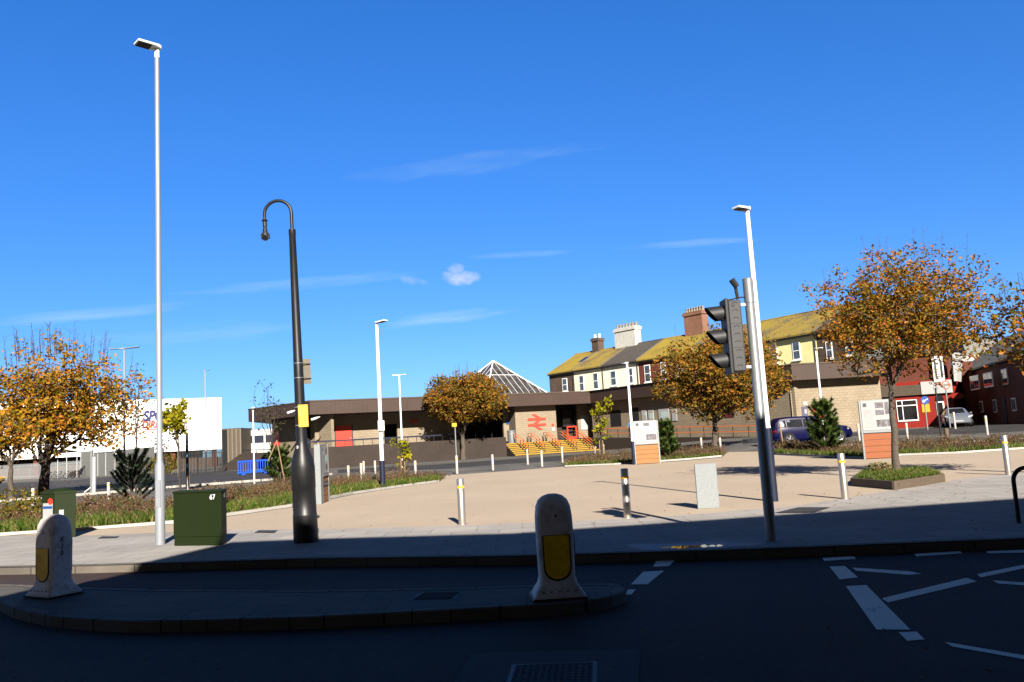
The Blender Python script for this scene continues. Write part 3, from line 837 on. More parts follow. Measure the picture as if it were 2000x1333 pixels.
t = thing('street_lamp', 'tall grey lamp column beside the large green cabinet', 'street lamp', b)
zs = hgt(309, 905, b)
MB().lathe(b, [(.096, 0), (.094, zs - .06), (.075, zs), (.060, zs + .05), (.056, H * .6), (.05, H)], 20).build('pole', m_greyp, t, smooth=True)
MB().obox(b + Vector((-.05, -.1, .75)), (.1, 0, 0), (0, .02, 0), (0, 0, .55)).build('access_door', m_greyp, t, bevel=.006)
lantern(t, b + UZ * H, (-.72, -.69, 0), .52, .30, m_white, .02)

# ------------------------------------------------------------------ black camera column
b = G(598, 1059)
t = thing('camera_column', 'black bottle shaped column with a hooked arm and hanging camera', 'camera column', b)
zt = hgt(570, 449, b)
MB().lathe(b, [(.232, 0), (.236, .04), (.232, .1), (.226, .5), (.226, .52), (.219, .53), (.219, 1.0), (.226, 1.01), (.226, 1.40), (.218, 1.47), (.19, 1.60), (.15, 1.72), (.118, 1.83), (.105, 1.92), (.10, 2.3), (.094, 3.0), (.09, 3.5), (.088, 3.51), (.078, 4.6), (.065, zt - .12), (.07, zt - .11), (.07, zt)], 28).build('shaft', m_black, t, smooth=True)
zA = hgt(540, 392, b); ra = 0.268; cx = b.x - ra
pts = [b + Vector((0, 0, zt - .05)), Vector((b.x, b.y, zA - ra))]
for k in range(1, 17):
    a = math.pi * k / 16; pts.append(Vector((b.x - ra + ra * math.cos(a), b.y, zA - ra + ra * math.sin(a))))
xe = b.x - 2 * ra
ze = hgt(511, 428, b); pts.append(Vector((xe, b.y, ze)))
MB().tube(pts, [.034] * 2 + [.032] * 16 + [.028], 12).build('hook_arm', m_black, t, smooth=True)
c = Vector((xe, b.y, ze))
cm = MB().lathe(c, [(.028, .04), (.03, 0), (.05, -.01), (.062, -.035), (.03, -.04), (.042, -.06), (.042, -.16), (.03, -.165), (.03, -.19), (.045, -.195), (.045, -.27), (.07, -.285), (.073, -.36), (.03, -.37)], 18).build('camera', m_dark, t, smooth=True)
MB().lathe(c, [(.005, -.44), (.04, -.43), (.06, -.40), (.068, -.365), (.066, -.33)][::1], 18).build('dome', m_dglass, cm, smooth=True)
MB().cyl(c + Vector((.0, -.055, -.36)), c + Vector((-.005, -.075, -.365)), .035, .03).build('lens', m_black, cm, smooth=True)
MB().obox(c + Vector((.06, -.03, -.40)), (.02, 0, 0), (0, .06, 0), (0, 0, .1)).obox(c + Vector((-.08, -.03, -.40)), (.02, 0, 0), (0, .06, 0), (0, 0, .1)).build('yoke', m_dark, cm)
def on_col(px, py, dy=0): p = at(px, py, b.y + dy); return p
p0, p1 = on_col(589, 750, .03), on_col(606, 700, .03)
sp = MB().obox((p0.x, b.y + .06, p0.z), (p1.x - p0.x + .03, .10, 0), (-.006, .012, 0), (0, 0, p1.z - p0.z)).build('sign_plate', m_signback, t)
for zz in (.22, .8):
    z = p0.z + (p1.z - p0.z) * zz
    MB().lathe((b.x, b.y, z), [(.0905, 0), (.096, .002), (.096, .012), (.0905, .014)], 20).build('strap', m_galv, t, smooth=True)
    MB().obox((b.x + .07, b.y + .05, z - .01), (p1.x - b.x - .03, .09, 0), (-.006, .006, 0), (0, 0, .014)).build('bracket_bar', m_dark, sp)
p0, p1 = on_col(588, 835, -.1), on_col(605, 790, -.1)
MB().obox((p0.x, b.y - .12, p0.z), (p1.x - p0.x, .05, 0), (-.02, .10, 0), (0, 0, p1.z - p0.z)).build('yellow_box', m_ysign, t, bevel=.008)
for z in (p0.z + .03, p1.z - .05):
    MB().lathe((b.x, b.y, z), [(.098, 0), (.104, .002), (.104, .022), (.098, .024)], 20).build('strap', m_galv, t, smooth=True)
t.rotation_euler = (0, R(-1.05), 0)            # the old column leans a little
p0 = on_col(583, 877, -.12)
MB().obox((p0.x, b.y - .128, p0.z), (.035, 0, 0), (0, .01, 0), (0, 0, .06)).build('sticker', m_paper, t)

# ------------------------------------------------------------------ cabinets
bl, br = G(339, 1067), G(433, 1066)
rgt = (br - bl); wd = rgt.length; rgt.normalize(); dep = Vector((-rgt.y, rgt.x, 0))
# the visible right flank recedes towards the right
dep = Vector((-.10, 1, 0)).normalized(); D = 0.42
H = hgt(384, 958, bl.lerp(br, .5))
b = (bl + br) / 2 + dep * D / 2
t = thing('utility_cabinet', 'large green utility cabinet numbered 67 beside the tall grey lamp', 'cabinet', b)
MB().obox(bl + rgt * .015 + dep * .015, rgt * (wd - .03), dep * (D - .03), UZ * .17).build('plinth', m_green, t)
MB().obox(bl + UZ * .17, rgt * wd, dep * D, UZ * (H - .22)).build('body', m_green, t, bevel=.008)
MB().obox(bl - rgt * .015 - dep * .015 + UZ * (H - .05), rgt * (wd + .03), dep * (D + .03), UZ * .045).build('lid', m_green, t, bevel=.012)
MB().obox(bl + rgt * (wd * .5 - .004) - dep * .003 + UZ * .2, rgt * .008, dep * .004, UZ * (H - .28)).build('door_seam', m_dark, t)
mb = MB(); add_text(mb, '67', bl + rgt * (wd - .27) - dep * .006 + UZ * (H - .19), rgt, UZ, height=.10, offset=.012); mb.build('number', m_white, t)
mb = MB(); add_text(mb, '67', bl + rgt * (wd + .006) + dep * .2 + UZ * (H - .17), dep, UZ, height=.085, offset=.012); mb.build('number', m_white, t)

b = G(112, 1052)
t = thing('utility_cabinet', 'green cabinet with posters and peaked top behind the left bollard', 'cabinet', b)
H = hgt(110, 955, b) ; k = mpp(b)
c0 = b + Vector((-.44, .0, 0))
fa = Vector((math.cos(R(-24)), math.sin(R(-24)), 0)); fb = Vector((-fa.y, fa.x, 0))
w1, d1 = .50, .62
o0 = b + Vector((-.03, -.08, 0))                   # near corner
A_ = o0 - fa * .46; ra2 = Vector((.93, .36, 0))
poly = [o0, o0 + ra2 * .46, o0 + ra2 * .46 - fa * .46, A_]
MB().prism(poly, UZ * (H - .12)).build('body', m_green, t, bevel=.01)
cc = sum(poly, Vector()) / 4
mb = MB(); top = [cc + (q - cc) * 1.06 + UZ * (H - .12) for q in poly]; t2 = [cc + (q - cc) * 1.06 + UZ * (H - .07) for q in poly]; t3 = [cc + (q - cc) * .35 + UZ * H for q in poly]
mb.add(top + t2 + t3, [(0, 1, 2, 3)[::-1]] + [(i, (i + 1) % 4, 4 + (i + 1) % 4, 4 + i) for i in range(4)] + [(4 + i, 4 + (i + 1) % 4, 8 + (i + 1) % 4, 8 + i) for i in range(4)] + [(8, 9, 10, 11)])
mb.build('lid', m_green, t)
nf = Vector((fa.y, -fa.x, 0))
pn = A_ + nf * .006
ps = MB().obox(pn + fa * .07 + UZ * (H - .93), fa * .34, nf * .004, UZ * .60).build('poster', m_paper, t)
mb = MB(); mb.obox(pn + fa * .08 + nf * .006 + UZ * (H - .46), fa * .32, nf * .002, UZ * .06); mb.build('poster_band', m_signblue, ps)
mb = MB(); mb.obox(pn + fa * .09 + nf * .006 + UZ * (H - .75), fa * .30, nf * .002, UZ * .12); mb.build('poster_picture', m_mint, ps)
MB().prism([pn + fa * .34 + nf * .011 + UZ * (H - .29) + (fa * math.cos(a) * .085 + UZ * math.sin(a) * .075) for a in [i * math.pi / 8 for i in range(16)]], nf * .003).build('red_label', m_red, t)
MB().obox(o0 + ra2 * .1 + Vector((ra2.y, -ra2.x, 0)) * .004 + UZ * (H - .62), ra2 * .10, Vector((ra2.y, -ra2.x, 0)) * .02, UZ * .12).build('small_plate', m_paper, t)

# ------------------------------------------------------------------ island bollards
def island_bollard(px, py, pytop, rz, label, text=False, faces=('front', 'side', 'back')):
    b = flat(px, py, 0.0); H = hgt(px, pytop, b)
    t = thing('traffic_bollard', label, 'traffic bollard', b, 'bollards on the traffic island')
    rot = Matrix.Rotation(rz, 3, 'Z')
    L = lambda x, y, z: b + rot @ Vector((x, y, z))
    # body: loft of rounded rectangles
    def ring(z, hw, hd, r):
        pts = []
        for (sx, sy, a0) in ((1, 1, 0), (-1, 1, 90), (-1, -1, 180), (1, -1, 270)):
            for j in range(5):
                a = R(a0 + 22.5 * j); pts.append(L(sx * (hw - r) + r * math.cos(a), sy * (hd - r) + r * math.sin(a), z))
        return pts
    prof = [(0, .275, .225, .03), (.045, .275, .225, .03), (.05, .262, .215, .03), (.10, .24, .20, .04), (.15, .205, .168, .05), (.22, .190, .154, .05), (.45, .192, .155, .05), (H - .38, .195, .158, .05),
            (H - .24, .193, .155, .06), (H - .13, .182, .148, .07), (H - .06, .155, .13, .085), (H - .02, .11, .095, .08), (H, .05, .045, .04)]
    mb = MB(); rs = [ring(*q) for q in prof]
    n = 20
    for r_ in rs: mb.v += [tuple(p) for p in r_]
    for i in range(len(rs) - 1):
        for j in range(n):
            mb.f.append((i * n + j, i * n + (j + 1) % n, (i + 1) * n + (j + 1) % n, (i + 1) * n + j)); mb.m.append(0)
    k = (len(rs) - 1) * n; mb.f.append(tuple(k + j for j in range(n))); mb.m.append(0)
    mb.build('shell', m_bolw, t, smooth=True)
    mb = MB(); q = [L(x * .29, y * .24, 0.0) for x, y in ((1, 1), (-1, 1), (-1, -1), (1, -1))]
    mb.prism([p + UZ * .002 for p in q], UZ * .022); mb.build('base_plate', m_dark, t, bevel=.004)
    for nm, ax, ay, off, w in (('front', UX, -UY, .158, .27), ('side', UY, UX, .196, .21), ('back', -UX, UY, .158, .27)):
        if nm not in faces: continue
        X = rot @ ax; N = rot @ ay
        out = [(-w / 2, H - .43), (w / 2, H - .43)]
        lo = .23
        for j in range(13):
            a = math.pi * j / 12; out.append((w / 2 * math.cos(a), lo + .11 - .13 * math.sin(a)))
        mb = MB(); mb.prism([b + X * x * 1.1 + UZ * ((z - .55) * 1.06 + .55) + N * (off - .03) for x, z in out], N * .034); mb.build('panel_rim', m_dark, t)
        mb = MB(); mb.prism([b + X * x + UZ * z + N * (off - .01) for x, z in out], N * .018); mb.build('yellow_panel', m_ypanel, t)
    for k in range(5):
        for sgn in (-1,):
            MB().cyl(L(-.17 + k * .085, sgn * .20, .09), L(-.17 + k * .085, sgn * .212, .09), .009, n=8).build('bolt', m_dark, t)
    MB().lathe(L(0.01, -.147, H - .24), [(.0, 0), (.012, .0), (.012, .03), (0, .03)], 8).build('sensor', m_dark, t)
    if text:
        mb = MB()
        X = rot @ UY; N = rot @ UX
        for i, ch in enumerate('K30'):
            add_text(mb, ch, b + N * .198 + X * -.03 + UZ * (H - .36 - i * .085), X, UZ, height=.065, offset=.012)
        mb.build('lettering', m_black, t)
    return t
island_bollard(1090, 1166, 964, R(4), 'grubby white traffic bollard with yellow panels near the island tip')
island_bollard(105, 1163, 1005, R(-30), 'white traffic bollard lettered K30 at the left end of the island', True, ('front', 'back'))

# ------------------------------------------------------------------ steel bollards
def steel_bollard(b, H, r, ms=None):
    ms = ms or m_steel
    t = thing('steel_bollard', '', 'bollard', b)
    MB().lathe(b, [(r, 0), (r, H - .012), (r * .9, H - .002), (r * .8, H)], 20).build('post', ms, t, smooth=True)
    zb = H - .21 * H
    MB().lathe(b, [(r, zb), (r * 1.035, zb + .003), (r * 1.035, zb + .052), (r, zb + .055)], 20).build('reflective_band', m_yband, t, smooth=True)
    MB().lathe(b, [(r * 1.6, .0), (r * 1.6, .006), (r, .012)], 20).build('collar', m_steel, t, smooth=True)
    return t
big = None
for (x, yb, yt, lab) in [(903, 1025, 935, 'steel bollard with yellow band behind the near traffic bollard, standing left of it'),
                         (1226, 1012, 915, 'steel bollard left of the galvanised upright panel'),
                         (1651, 975, 885, 'steel bollard beside the timber tree planter'),
                         (1970, 928, 850, 'steel bollard behind the black cycle hoop at the right edge')]:
    b = G(x, yb)
    if big is None: big = steel_bollard(b, 1.0, .078); o = big
    else: o = copy_tree(big, b)
    o.location = b; o['label'] = lab; o['group'] = 'large steel bollards along the plaza edge'
    o.scale = (1, 1, hgt(x, yt, b) - b.z)
small = None
SB = [(64, 990, 962, 'thin bollard by the bushes left of the cabinet with posters'), (212, 976, 951, 'thin bollard left of the dark spiky conifer'), (368, 957, 937, 'thin bollard at the foot of the blue banded black post'),
      (681, 938, 910, 'thin bollard just right of the leftmost information board'), (706, 937, 905, 'thin bollard behind the left bed, second from the board'), (711, 930, 901, 'thin bollard right behind another near the left bed'), (733, 926, 900, 'thin bollard just left of the white lamp with navy base and sign box'),
      (812, 932, 900, 'thin bollard at the right tip of the left planting bed'), (893, 926, 890, 'thin bollard at the foot of the thin yellow topped pole'), (963, 919, 888, 'thin bollard on the forecourt left of the yellow steps'),
      (1031, 908, 878, 'thin bollard in front of the left half of the yellow steps'), (1059, 912, 880, 'thin bollard in front of the middle of the yellow steps'), (1099, 904, 873, 'thin bollard at the left tip of the middle planting bed'),
      (1164, 897, 872, 'thin bollard just left of the young tree by the steps'), (1180, 895, 868, 'thin bollard just right of the young tree by the steps'), (1371, 881, 855, 'thin bollard left of the trunk of the tree before the station wing'),
      (1408, 883, 855, 'thin bollard right of the trunk of the tree before the station wing'), (1679, 862, 828, 'thin bollard at the nose of the blue car'), (1773, 858, 826, 'thin bollard in front of the pub window'),
      (1866, 838, 805, 'thin bollard beside the silver car'), (1929, 850, 812, 'thin bollard before the shaded brick terrace')]
for x, yb, yt, lab in SB:
    b = G(x, yb)
    if small is None: small = steel_bollard(b, 1.0, .07, m_smallb); o = small
    else: o = copy_tree(small, b)
    o.location = b; o['label'] = lab; o['group'] = 'thin steel bollards around the station forecourt'
    o.scale = (1, 1, max(.8, hgt(x, yt, b) - b.z))

# ------------------------------------------------------------------ galvanised panel
p0, p1 = G(1363, 995), G(1406, 993)
u = (p1 - p0); W = u.length; u.normalize(); n_ = Vector((-u.y, u.x, 0))
H = hgt(1380, 906, p0.lerp(p1, .5))
t = thing('metal_panel', 'upright galvanised sheet metal panel standing alone on the beige plaza', 'panel', p0.lerp(p1, .5))
MB().obox(p0, u * W, n_ * .09, UZ * H).build('sheet', m_galvp, t, bevel=.012)
MB().obox(p0 + u * (W * .5 - .035) + UZ * (H * .02) + n_ * .09, u * .07, n_ * .05, UZ * (H * .9)).build('post', m_galv, t)

# ------------------------------------------------------------------ traffic signal
b = G(1507, 1056); H = hgt(1463, 545, b)
t = thing('traffic_signal', 'traffic signal on a galvanised pole seen from the side', 'traffic signal', b)
MB().lathe(b, [(.095, 0), (.095, .01), (.078, .012), (.078, 1.4), (.072, 1.42), (.072, H - .38), (.078, H - .375), (.078, H), (.06, H + .012)], 20).build('pole', m_galv, t, smooth=True)
zt_, zb_ = hgt(1420, 590, b), hgt(1432, 728, b)
xa, xb = b.x - .375, b.x - .175
hd = MB()
hd.obox((xa, b.y - .15, zb_), (xb - xa, 0, 0), (0, .30, 0), (0, 0, zt_ - zb_))
head = hd.build('signal_head', m_head, t, bevel=.02)
mb = MB(); mb.obox((xa - .05, b.y - .165, zb_ - .03), (.055, 0, 0), (0, .33, 0), (0, 0, zt_ - zb_ + .06)); mb.build('front_frame', m_dark, t, bevel=.012)
hs = (zt_ - zb_) / 3
for k in range(3):
    zc = zb_ + hs * (k + .5)
    mb = MB(); n = 20; vs = []
    for j in range(n):                                        # cut-away hood: long on top, short below
        a = math.pi * (-.28 + 1.56 * j / (n - 1)); cz = math.sin(a)
        Lh = .10 + .17 * max(0, (cz + .75) / 1.75) ** .8
        for rr in (.125, .118):
            vs.append((xa - .05, b.y + rr * math.cos(a), zc + rr * cz)); vs.append((xa - .05 - Lh, b.y + rr * .96 * math.cos(a), zc - .01 + rr * .94 * cz))
    fs = []
    for j in range(n - 1):
        q = j * 4; fs += [(q, q + 4, q + 5, q + 1), (q + 2, q + 3, q + 7, q + 6), (q + 1, q + 5, q + 7, q + 3)]
    mb.add(vs, fs); mb.build('hood', m_dark, t, smooth=True)
    MB().cyl((xa - .045, b.y, zc), (xa - .062, b.y, zc), .1, .09, 18).build('lens', m_dglass, t, smooth=True)
    for j in range(3):
        zz = zc - hs * .38 + j * hs * .32 + .04
        MB().tube([(xa + .06 + .09 * q, b.y - .151, zz + .018 * math.sin(math.pi * q) - .0) for q in (0, .25, .5, .75, 1)], .006, 6).build('vent', m_dark, head)
    if k: MB().obox((xa + .002, b.y - .153, zb_ + hs * k), (xb - xa - .004, 0, 0), (0, .004, 0), (0, 0, .008)).build('seam', m_dark, head)
MB().cyl((xa + .08, b.y - .15, zt_ - .07), (xa + .08, b.y - .158, zt_ - .07), .03).build('knob', m_dark, head)
for z in (zt_ - .08, zb_ + .05):
    MB().obox((xb - .01, b.y - .02, z), (b.x - xb - .04, 0, 0), (0, .04, 0), (0, 0, .045)).build('bracket', m_galv, t)
zs_ = hgt(1440, 575, b)
mb = MB(); mb.tube([(xa + .02, b.y, zt_ + .02), (xb + .06, b.y, zt_ + .06), (xb + .13, b.y, zt_ + .05)], .012, 6); mb.tube([(xb - .0, b.y, zt_ + .03), (xb - .02, b.y, zt_ + .22)], .026, 8); mb.build('detector_arm', m_dark, t)
mb = MB(); mb.tube([(xb + .0, b.y - .01, zt_ + .22), (xb - .075, b.y - .02, zt_ + .34)], [.045, .05], 8); mb.build('detector', m_dark, t)

# ------------------------------------------------------------------ lamp posts
def lamp(name, label, px, py, ptx, pty, heads, r=.06, navy=0.0, L=.6, W=.26, mat=None, tilt=.06):
    b = G(px, py); H = hgt(ptx, pty, b) - b.z
    t = thing(name, label, 'street lamp', b); mat = mat or m_white
    if navy:
        MB().lathe(b, [(r * 1.35, 0), (r * 1.3, navy)], 16).build('base', m_navy, t, smooth=True)
    MB().lathe(b, [(r * 1.1, navy), (r, navy + .05), (r * .75, H)], 14).build('pole', mat, t, smooth=True)
    for d in heads: lantern(t, b + UZ * H, (*d, 0), L, W, mat, tilt)
    return t, b, H
b = G(1512, 980); zn = hgt(1487, 837, b)
t, b, H = lamp('street_lamp', 'white lamp post with navy base just behind the traffic signal', 1512, 980, 1455, 415, [(-.9, -.44)], r=.07, navy=zn, L=.42, W=.25)
MB().obox(b + Vector((-.02, -.06, H + .02)), (-.16, -.05, 0), (.03, .12, 0), (.0, 0, .07)).build('photocell_box', m_galv, t, bevel=.01)
b = G(748, 955); zn = hgt(746, 900, b)
t, b, H = lamp('street_lamp', 'white lamp post with navy base and small sign box near the left bed', 748, 955, 735, 634, [(.8, -.6)], r=.085, navy=zn, L=.62)
z = hgt(745, 832, b); MB().box((b.x + .05, b.y - .13, z), (.26, .10, .42)).build('sign_box', m_white, t, bevel=.01)
b = G(1239, 908); zn = hgt(1238, 862, b)
lamp('street_lamp', 'white lamp post with navy base beside the middle information board', 1239, 908, 1228, 712, [(-.3, .95)], r=.08, navy=zn, L=.5)
lamp('street_lamp', 'white twin headed lamp behind the yellow leaved sapling', 787, 915, 779, 735, [(-1, .1), (1, -.1)], r=.075, L=.62, W=.2)
lamp('street_lamp', 'far twin headed lamp in front of the white retail shed', 403, 919, 395, 726, [(-1, .1), (1, -.1)], r=.13, L=.75, W=.3, mat=m_greyp)
lamp('street_lamp', 'twin headed lamp rising behind the left autumn tree', 243, 951, 234, 684, [(-1, .1), (1, -.1)], r=.08, L=1.2, W=.3, mat=m_greyp)
lamp('street_lamp', 'short thin white post with a small lantern by the blue barrier', 497, 946, 494, 800, [(.3, -.95)], r=.045, L=.3, W=.2)
lamp('street_lamp', 'white lamp post before the station wing corner, right of the signal', 1612, 868, 1598, 684, [(.6, -.8)], r=.075, L=.5)
b = G(893, 924); H = hgt(888, 832, b)
t = thing('sign_pole', 'thin grey pole topped by a small yellow plate near the round tree', 'sign pole', b)
MB().lathe(b, [(.04, 0), (.035, H)], 10).build('pole', m_galv, t, smooth=True)
MB().box(b + Vector((-.03, -.05, H + .05)), (.26, .03, .2)).build('yellow_plate', m_yband, t)
b = G(366, 956); H = hgt(361, 845, b)
t = thing('banded_post', 'black post with two light blue bands by the yellow sapling', 'post', b)
MB().lathe(b, [(.085, 0), (.075, H)], 14).build('pole', m_black, t, smooth=True)
for y in (887, 908):
    z = hgt(364, y + 6, b); MB().lathe(b + UZ * z, [(.095, 0), (.095, .22)], 14).build('blue_band', M('light_blue_band', (.25, .5, .68), .5) if y == 887 else bpy.data.materials['light_blue_band'], t, smooth=True)
b = G(181, 962); H = hgt(181, 880, b)
t = thing('white_pillar', 'pale metal pillar with a braced foot in the left car park', 'pillar', b)
MB().box(b + Vector((-.05, 0, H / 2)), (.13, .13, H)).build('column', m_galv, t)
MB().box(b + Vector((.10, 0, H / 2 - .2)), (.12, .13, H - .4)).build('column', m_white, t)
MB().tube([b + Vector((-.06, 0, .35)), b + Vector((-.5, 0, .02))], .03, 8).build('brace', m_white, t)

# cycle hoop
b = G(1990, 1022); ze = hgt(1984, 940, b) - b.z; Ht = hgt(2000, 914, b) - b.z
pts = [b, b + UZ * ze]
for k in range(1, 9):
    a = math.pi / 2 * k / 8; pts.append(b + Vector((.2 * (1 - math.cos(a)), 0, ze + (Ht - ze) * math.sin(a))))
pts += [b + Vector((.55, 0, Ht))]
for k in range(1, 9):
    a = math.pi / 2 * k / 8; pts.append(b + Vector((.55 + .2 * math.sin(a), 0, ze + (Ht - ze) * math.cos(a))))
pts.append(b + Vector((.75, 0, 0)))
tag(MB().tube(pts, .032, 14).build('cycle_hoop', m_black, org=b, smooth=True), 'black metal cycle hoop standing on the shaded pavement at the right edge', 'cycle stand')

# ------------------------------------------------------------------ information boards
def info_board(p0, p1, H, zsplit, label, timb, depth=.16, kind=0):
    u = (p1 - p0); W = u.length; u.normalize(); n = Vector((u.y, -u.x, 0))     # n faces the viewer
    t = thing('information_board', label, 'information board', p0.lerp(p1, .5), 'information boards on the plaza')
    for k, x in enumerate((0, W - .07)):
        MB().obox(p0 + u * x - n * depth, u * .07, n * depth, UZ * H).build('side_post', m_galv, t, bevel=.006)
    MB().obox(p0 + u * .07 - n * depth + UZ * zsplit, u * (W - .14), n * (depth - .03), UZ * (H - zsplit)).build('display_case', m_galv, t)
    nb = 4; bh = (zsplit - .06) / nb
    for k in range(nb):
        MB().obox(p0 + u * .07 - n * (depth - .03) + UZ * (.03 + k * bh), u * (W - .14), n * (depth - .05), UZ * (bh - .012)).build('timber_board', timb, t, bevel=.004)
    MB().obox(p0 + u * .07 - n * .03 + UZ * zsplit, u * (W - .14), n * .035, UZ * .10).build('sill', m_galv, t)
    z0, z1 = zsplit + .11, H - .04
    ps = MB().obox(p0 + u * .09 - n * .03 + UZ * z0, u * (W - .18), n * .02, UZ * (z1 - z0)).build('poster', m_paper, t)
    PW, PH = W - .18, z1 - z0
    def pc(x, y, w, h, m, name='picture', e=.0):
        MB().obox(p0 + u * (.09 + x * PW) - n * (.01 - .002 - e) + UZ * (z0 + y * PH), u * w * PW, n * .003, UZ * h * PH).build(name, m, ps)
    pc(.07, .80, .13, .13, m_ink, 'crest')
    mb = MB()
    for i in range(15):
        w = [.36, .34, .37, .30, .36][i % 5]
        mb.obox(p0 + u * (.09 + .07 * PW) - n * .008 + UZ * (z0 + (.68 - i * .042) * PH), u * w * PW, n * .002, UZ * (.012 if i > 5 else .018) * PH)
    mb.build('text_lines', m_inkg, ps)
    if kind == 0:
        pc(.42, .78, .26, .15, m_photo); pc(.70, .76, .27, .19, m_mint); pc(.52, .50, .44, .24, m_teal); pc(.50, .10, .46, .28, m_photo)
    elif kind == 1:
        pc(.50, .74, .30, .20, m_photo); pc(.50, .50, .30, .18, m_photo); pc(.50, .10, .36, .24, m_photo); pc(.84, .52, .14, .42, m_photo); pc(.88, .10, .1, .24, m_photo)
    else:
        pc(.50, .70, .35, .22, m_photo); pc(.55, .40, .36, .22, m_mint); pc(.50, .12, .4, .2, m_photo)
    return t, u, n, W
p0, p1 = G(1241, 908), G(1291, 905)
Hm = hgt(1262, 822, p0.lerp(p1, .5)); zs = hgt(1265, 868, p0.lerp(p1, .5))
info_board(p0, p1, Hm, zs, 'information board with map poster above light timber boards, in the middle', m_timber)
p0, p1 = G(1688, 898), G(1752, 895)
mid_ = p0.lerp(p1, .5); info_board(p0, p1, hgt(1712, 781, mid_), hgt(1715, 845, mid_), 'information board with photo poster above reddish timber, behind the planter tree', m_timber_o, kind=1)
p0, p1 = G(632, 984), G(652, 976)
p1 = p0 + (p1 - p0).normalized() * 1.15
mid_ = p0.lerp(p1, .5)
Hm, zs = hgt(640, 868, mid_), hgt(640, 930, mid_)
t, u, n, W = info_board(p0, p1, Hm, zs, 'information board seen edge on behind the black column, with name strip', m_timber, kind=2)
MB().obox(p0 - n * .2 - u * .34, u * .33, n * .2, UZ * Hm).build('side_slab', m_galvp, t, bevel=.01)
MB().obox(p0 + u * .10 - n * .028 + UZ * (zs * .62), u * (W - .2), n * .02, UZ * .16).build('name_strip', m_dark, t)
mb = MB(); add_text(mb, 'The Station', p0 + u * .14 - n * .004 + UZ * (zs * .62 + .04), u, UZ, width=W - .28, height=.10, offset=.01); mb.build('lettering', m_paper, t)

# ------------------------------------------------------------------ tree planter
base = [G(1662, 950), G(1748, 958), G(1800, 950), G(1847, 942), G(1812, 928), G(1690, 930)]
bc = sum(base, Vector()) / 6
t = thing('timber_planter', 'low timber edged planter of grass round the tree trunk', 'planter', bc)
hp = .21
for i in range(6):
    a, c = base[i], base[(i + 1) % 6]; d = (c - a).normalized(); ni = Vector((-d.y, d.x, 0))
    MB().obox(a + d * .01, d * ((c - a).length - .02), ni * .07, UZ * hp).build('edging_board', m_timber_d, t, bevel=.006)
mb = MB(); inn = [bc + (q - bc) * .95 + UZ * (hp - .05) for q in base]; mb.quad(*inn); mb.build('soil', m_soil, t)
GV, GF = [], []
for _ in range(4200):
    w = rng.dirichlet([1, 1, 1]); i = rng.integers(0, 6)
    p = bc * w[0] + base[i] * w[1] + base[(i + 1) % 6] * w[2]; p = bc + (p - bc) * .93
    blade(GV, GF, p.x, p.y, hp - .05, rng.uniform(.06, .16), .03, rng.normal(0, .05), rng.normal(0, .05))
mb = MB(); mb.v, mb.f, mb.m = GV, GF, [0] * len(GF)
o = mb.build('grass', m_green_grass, t, uv=False); o['kind'] = 'stuff'

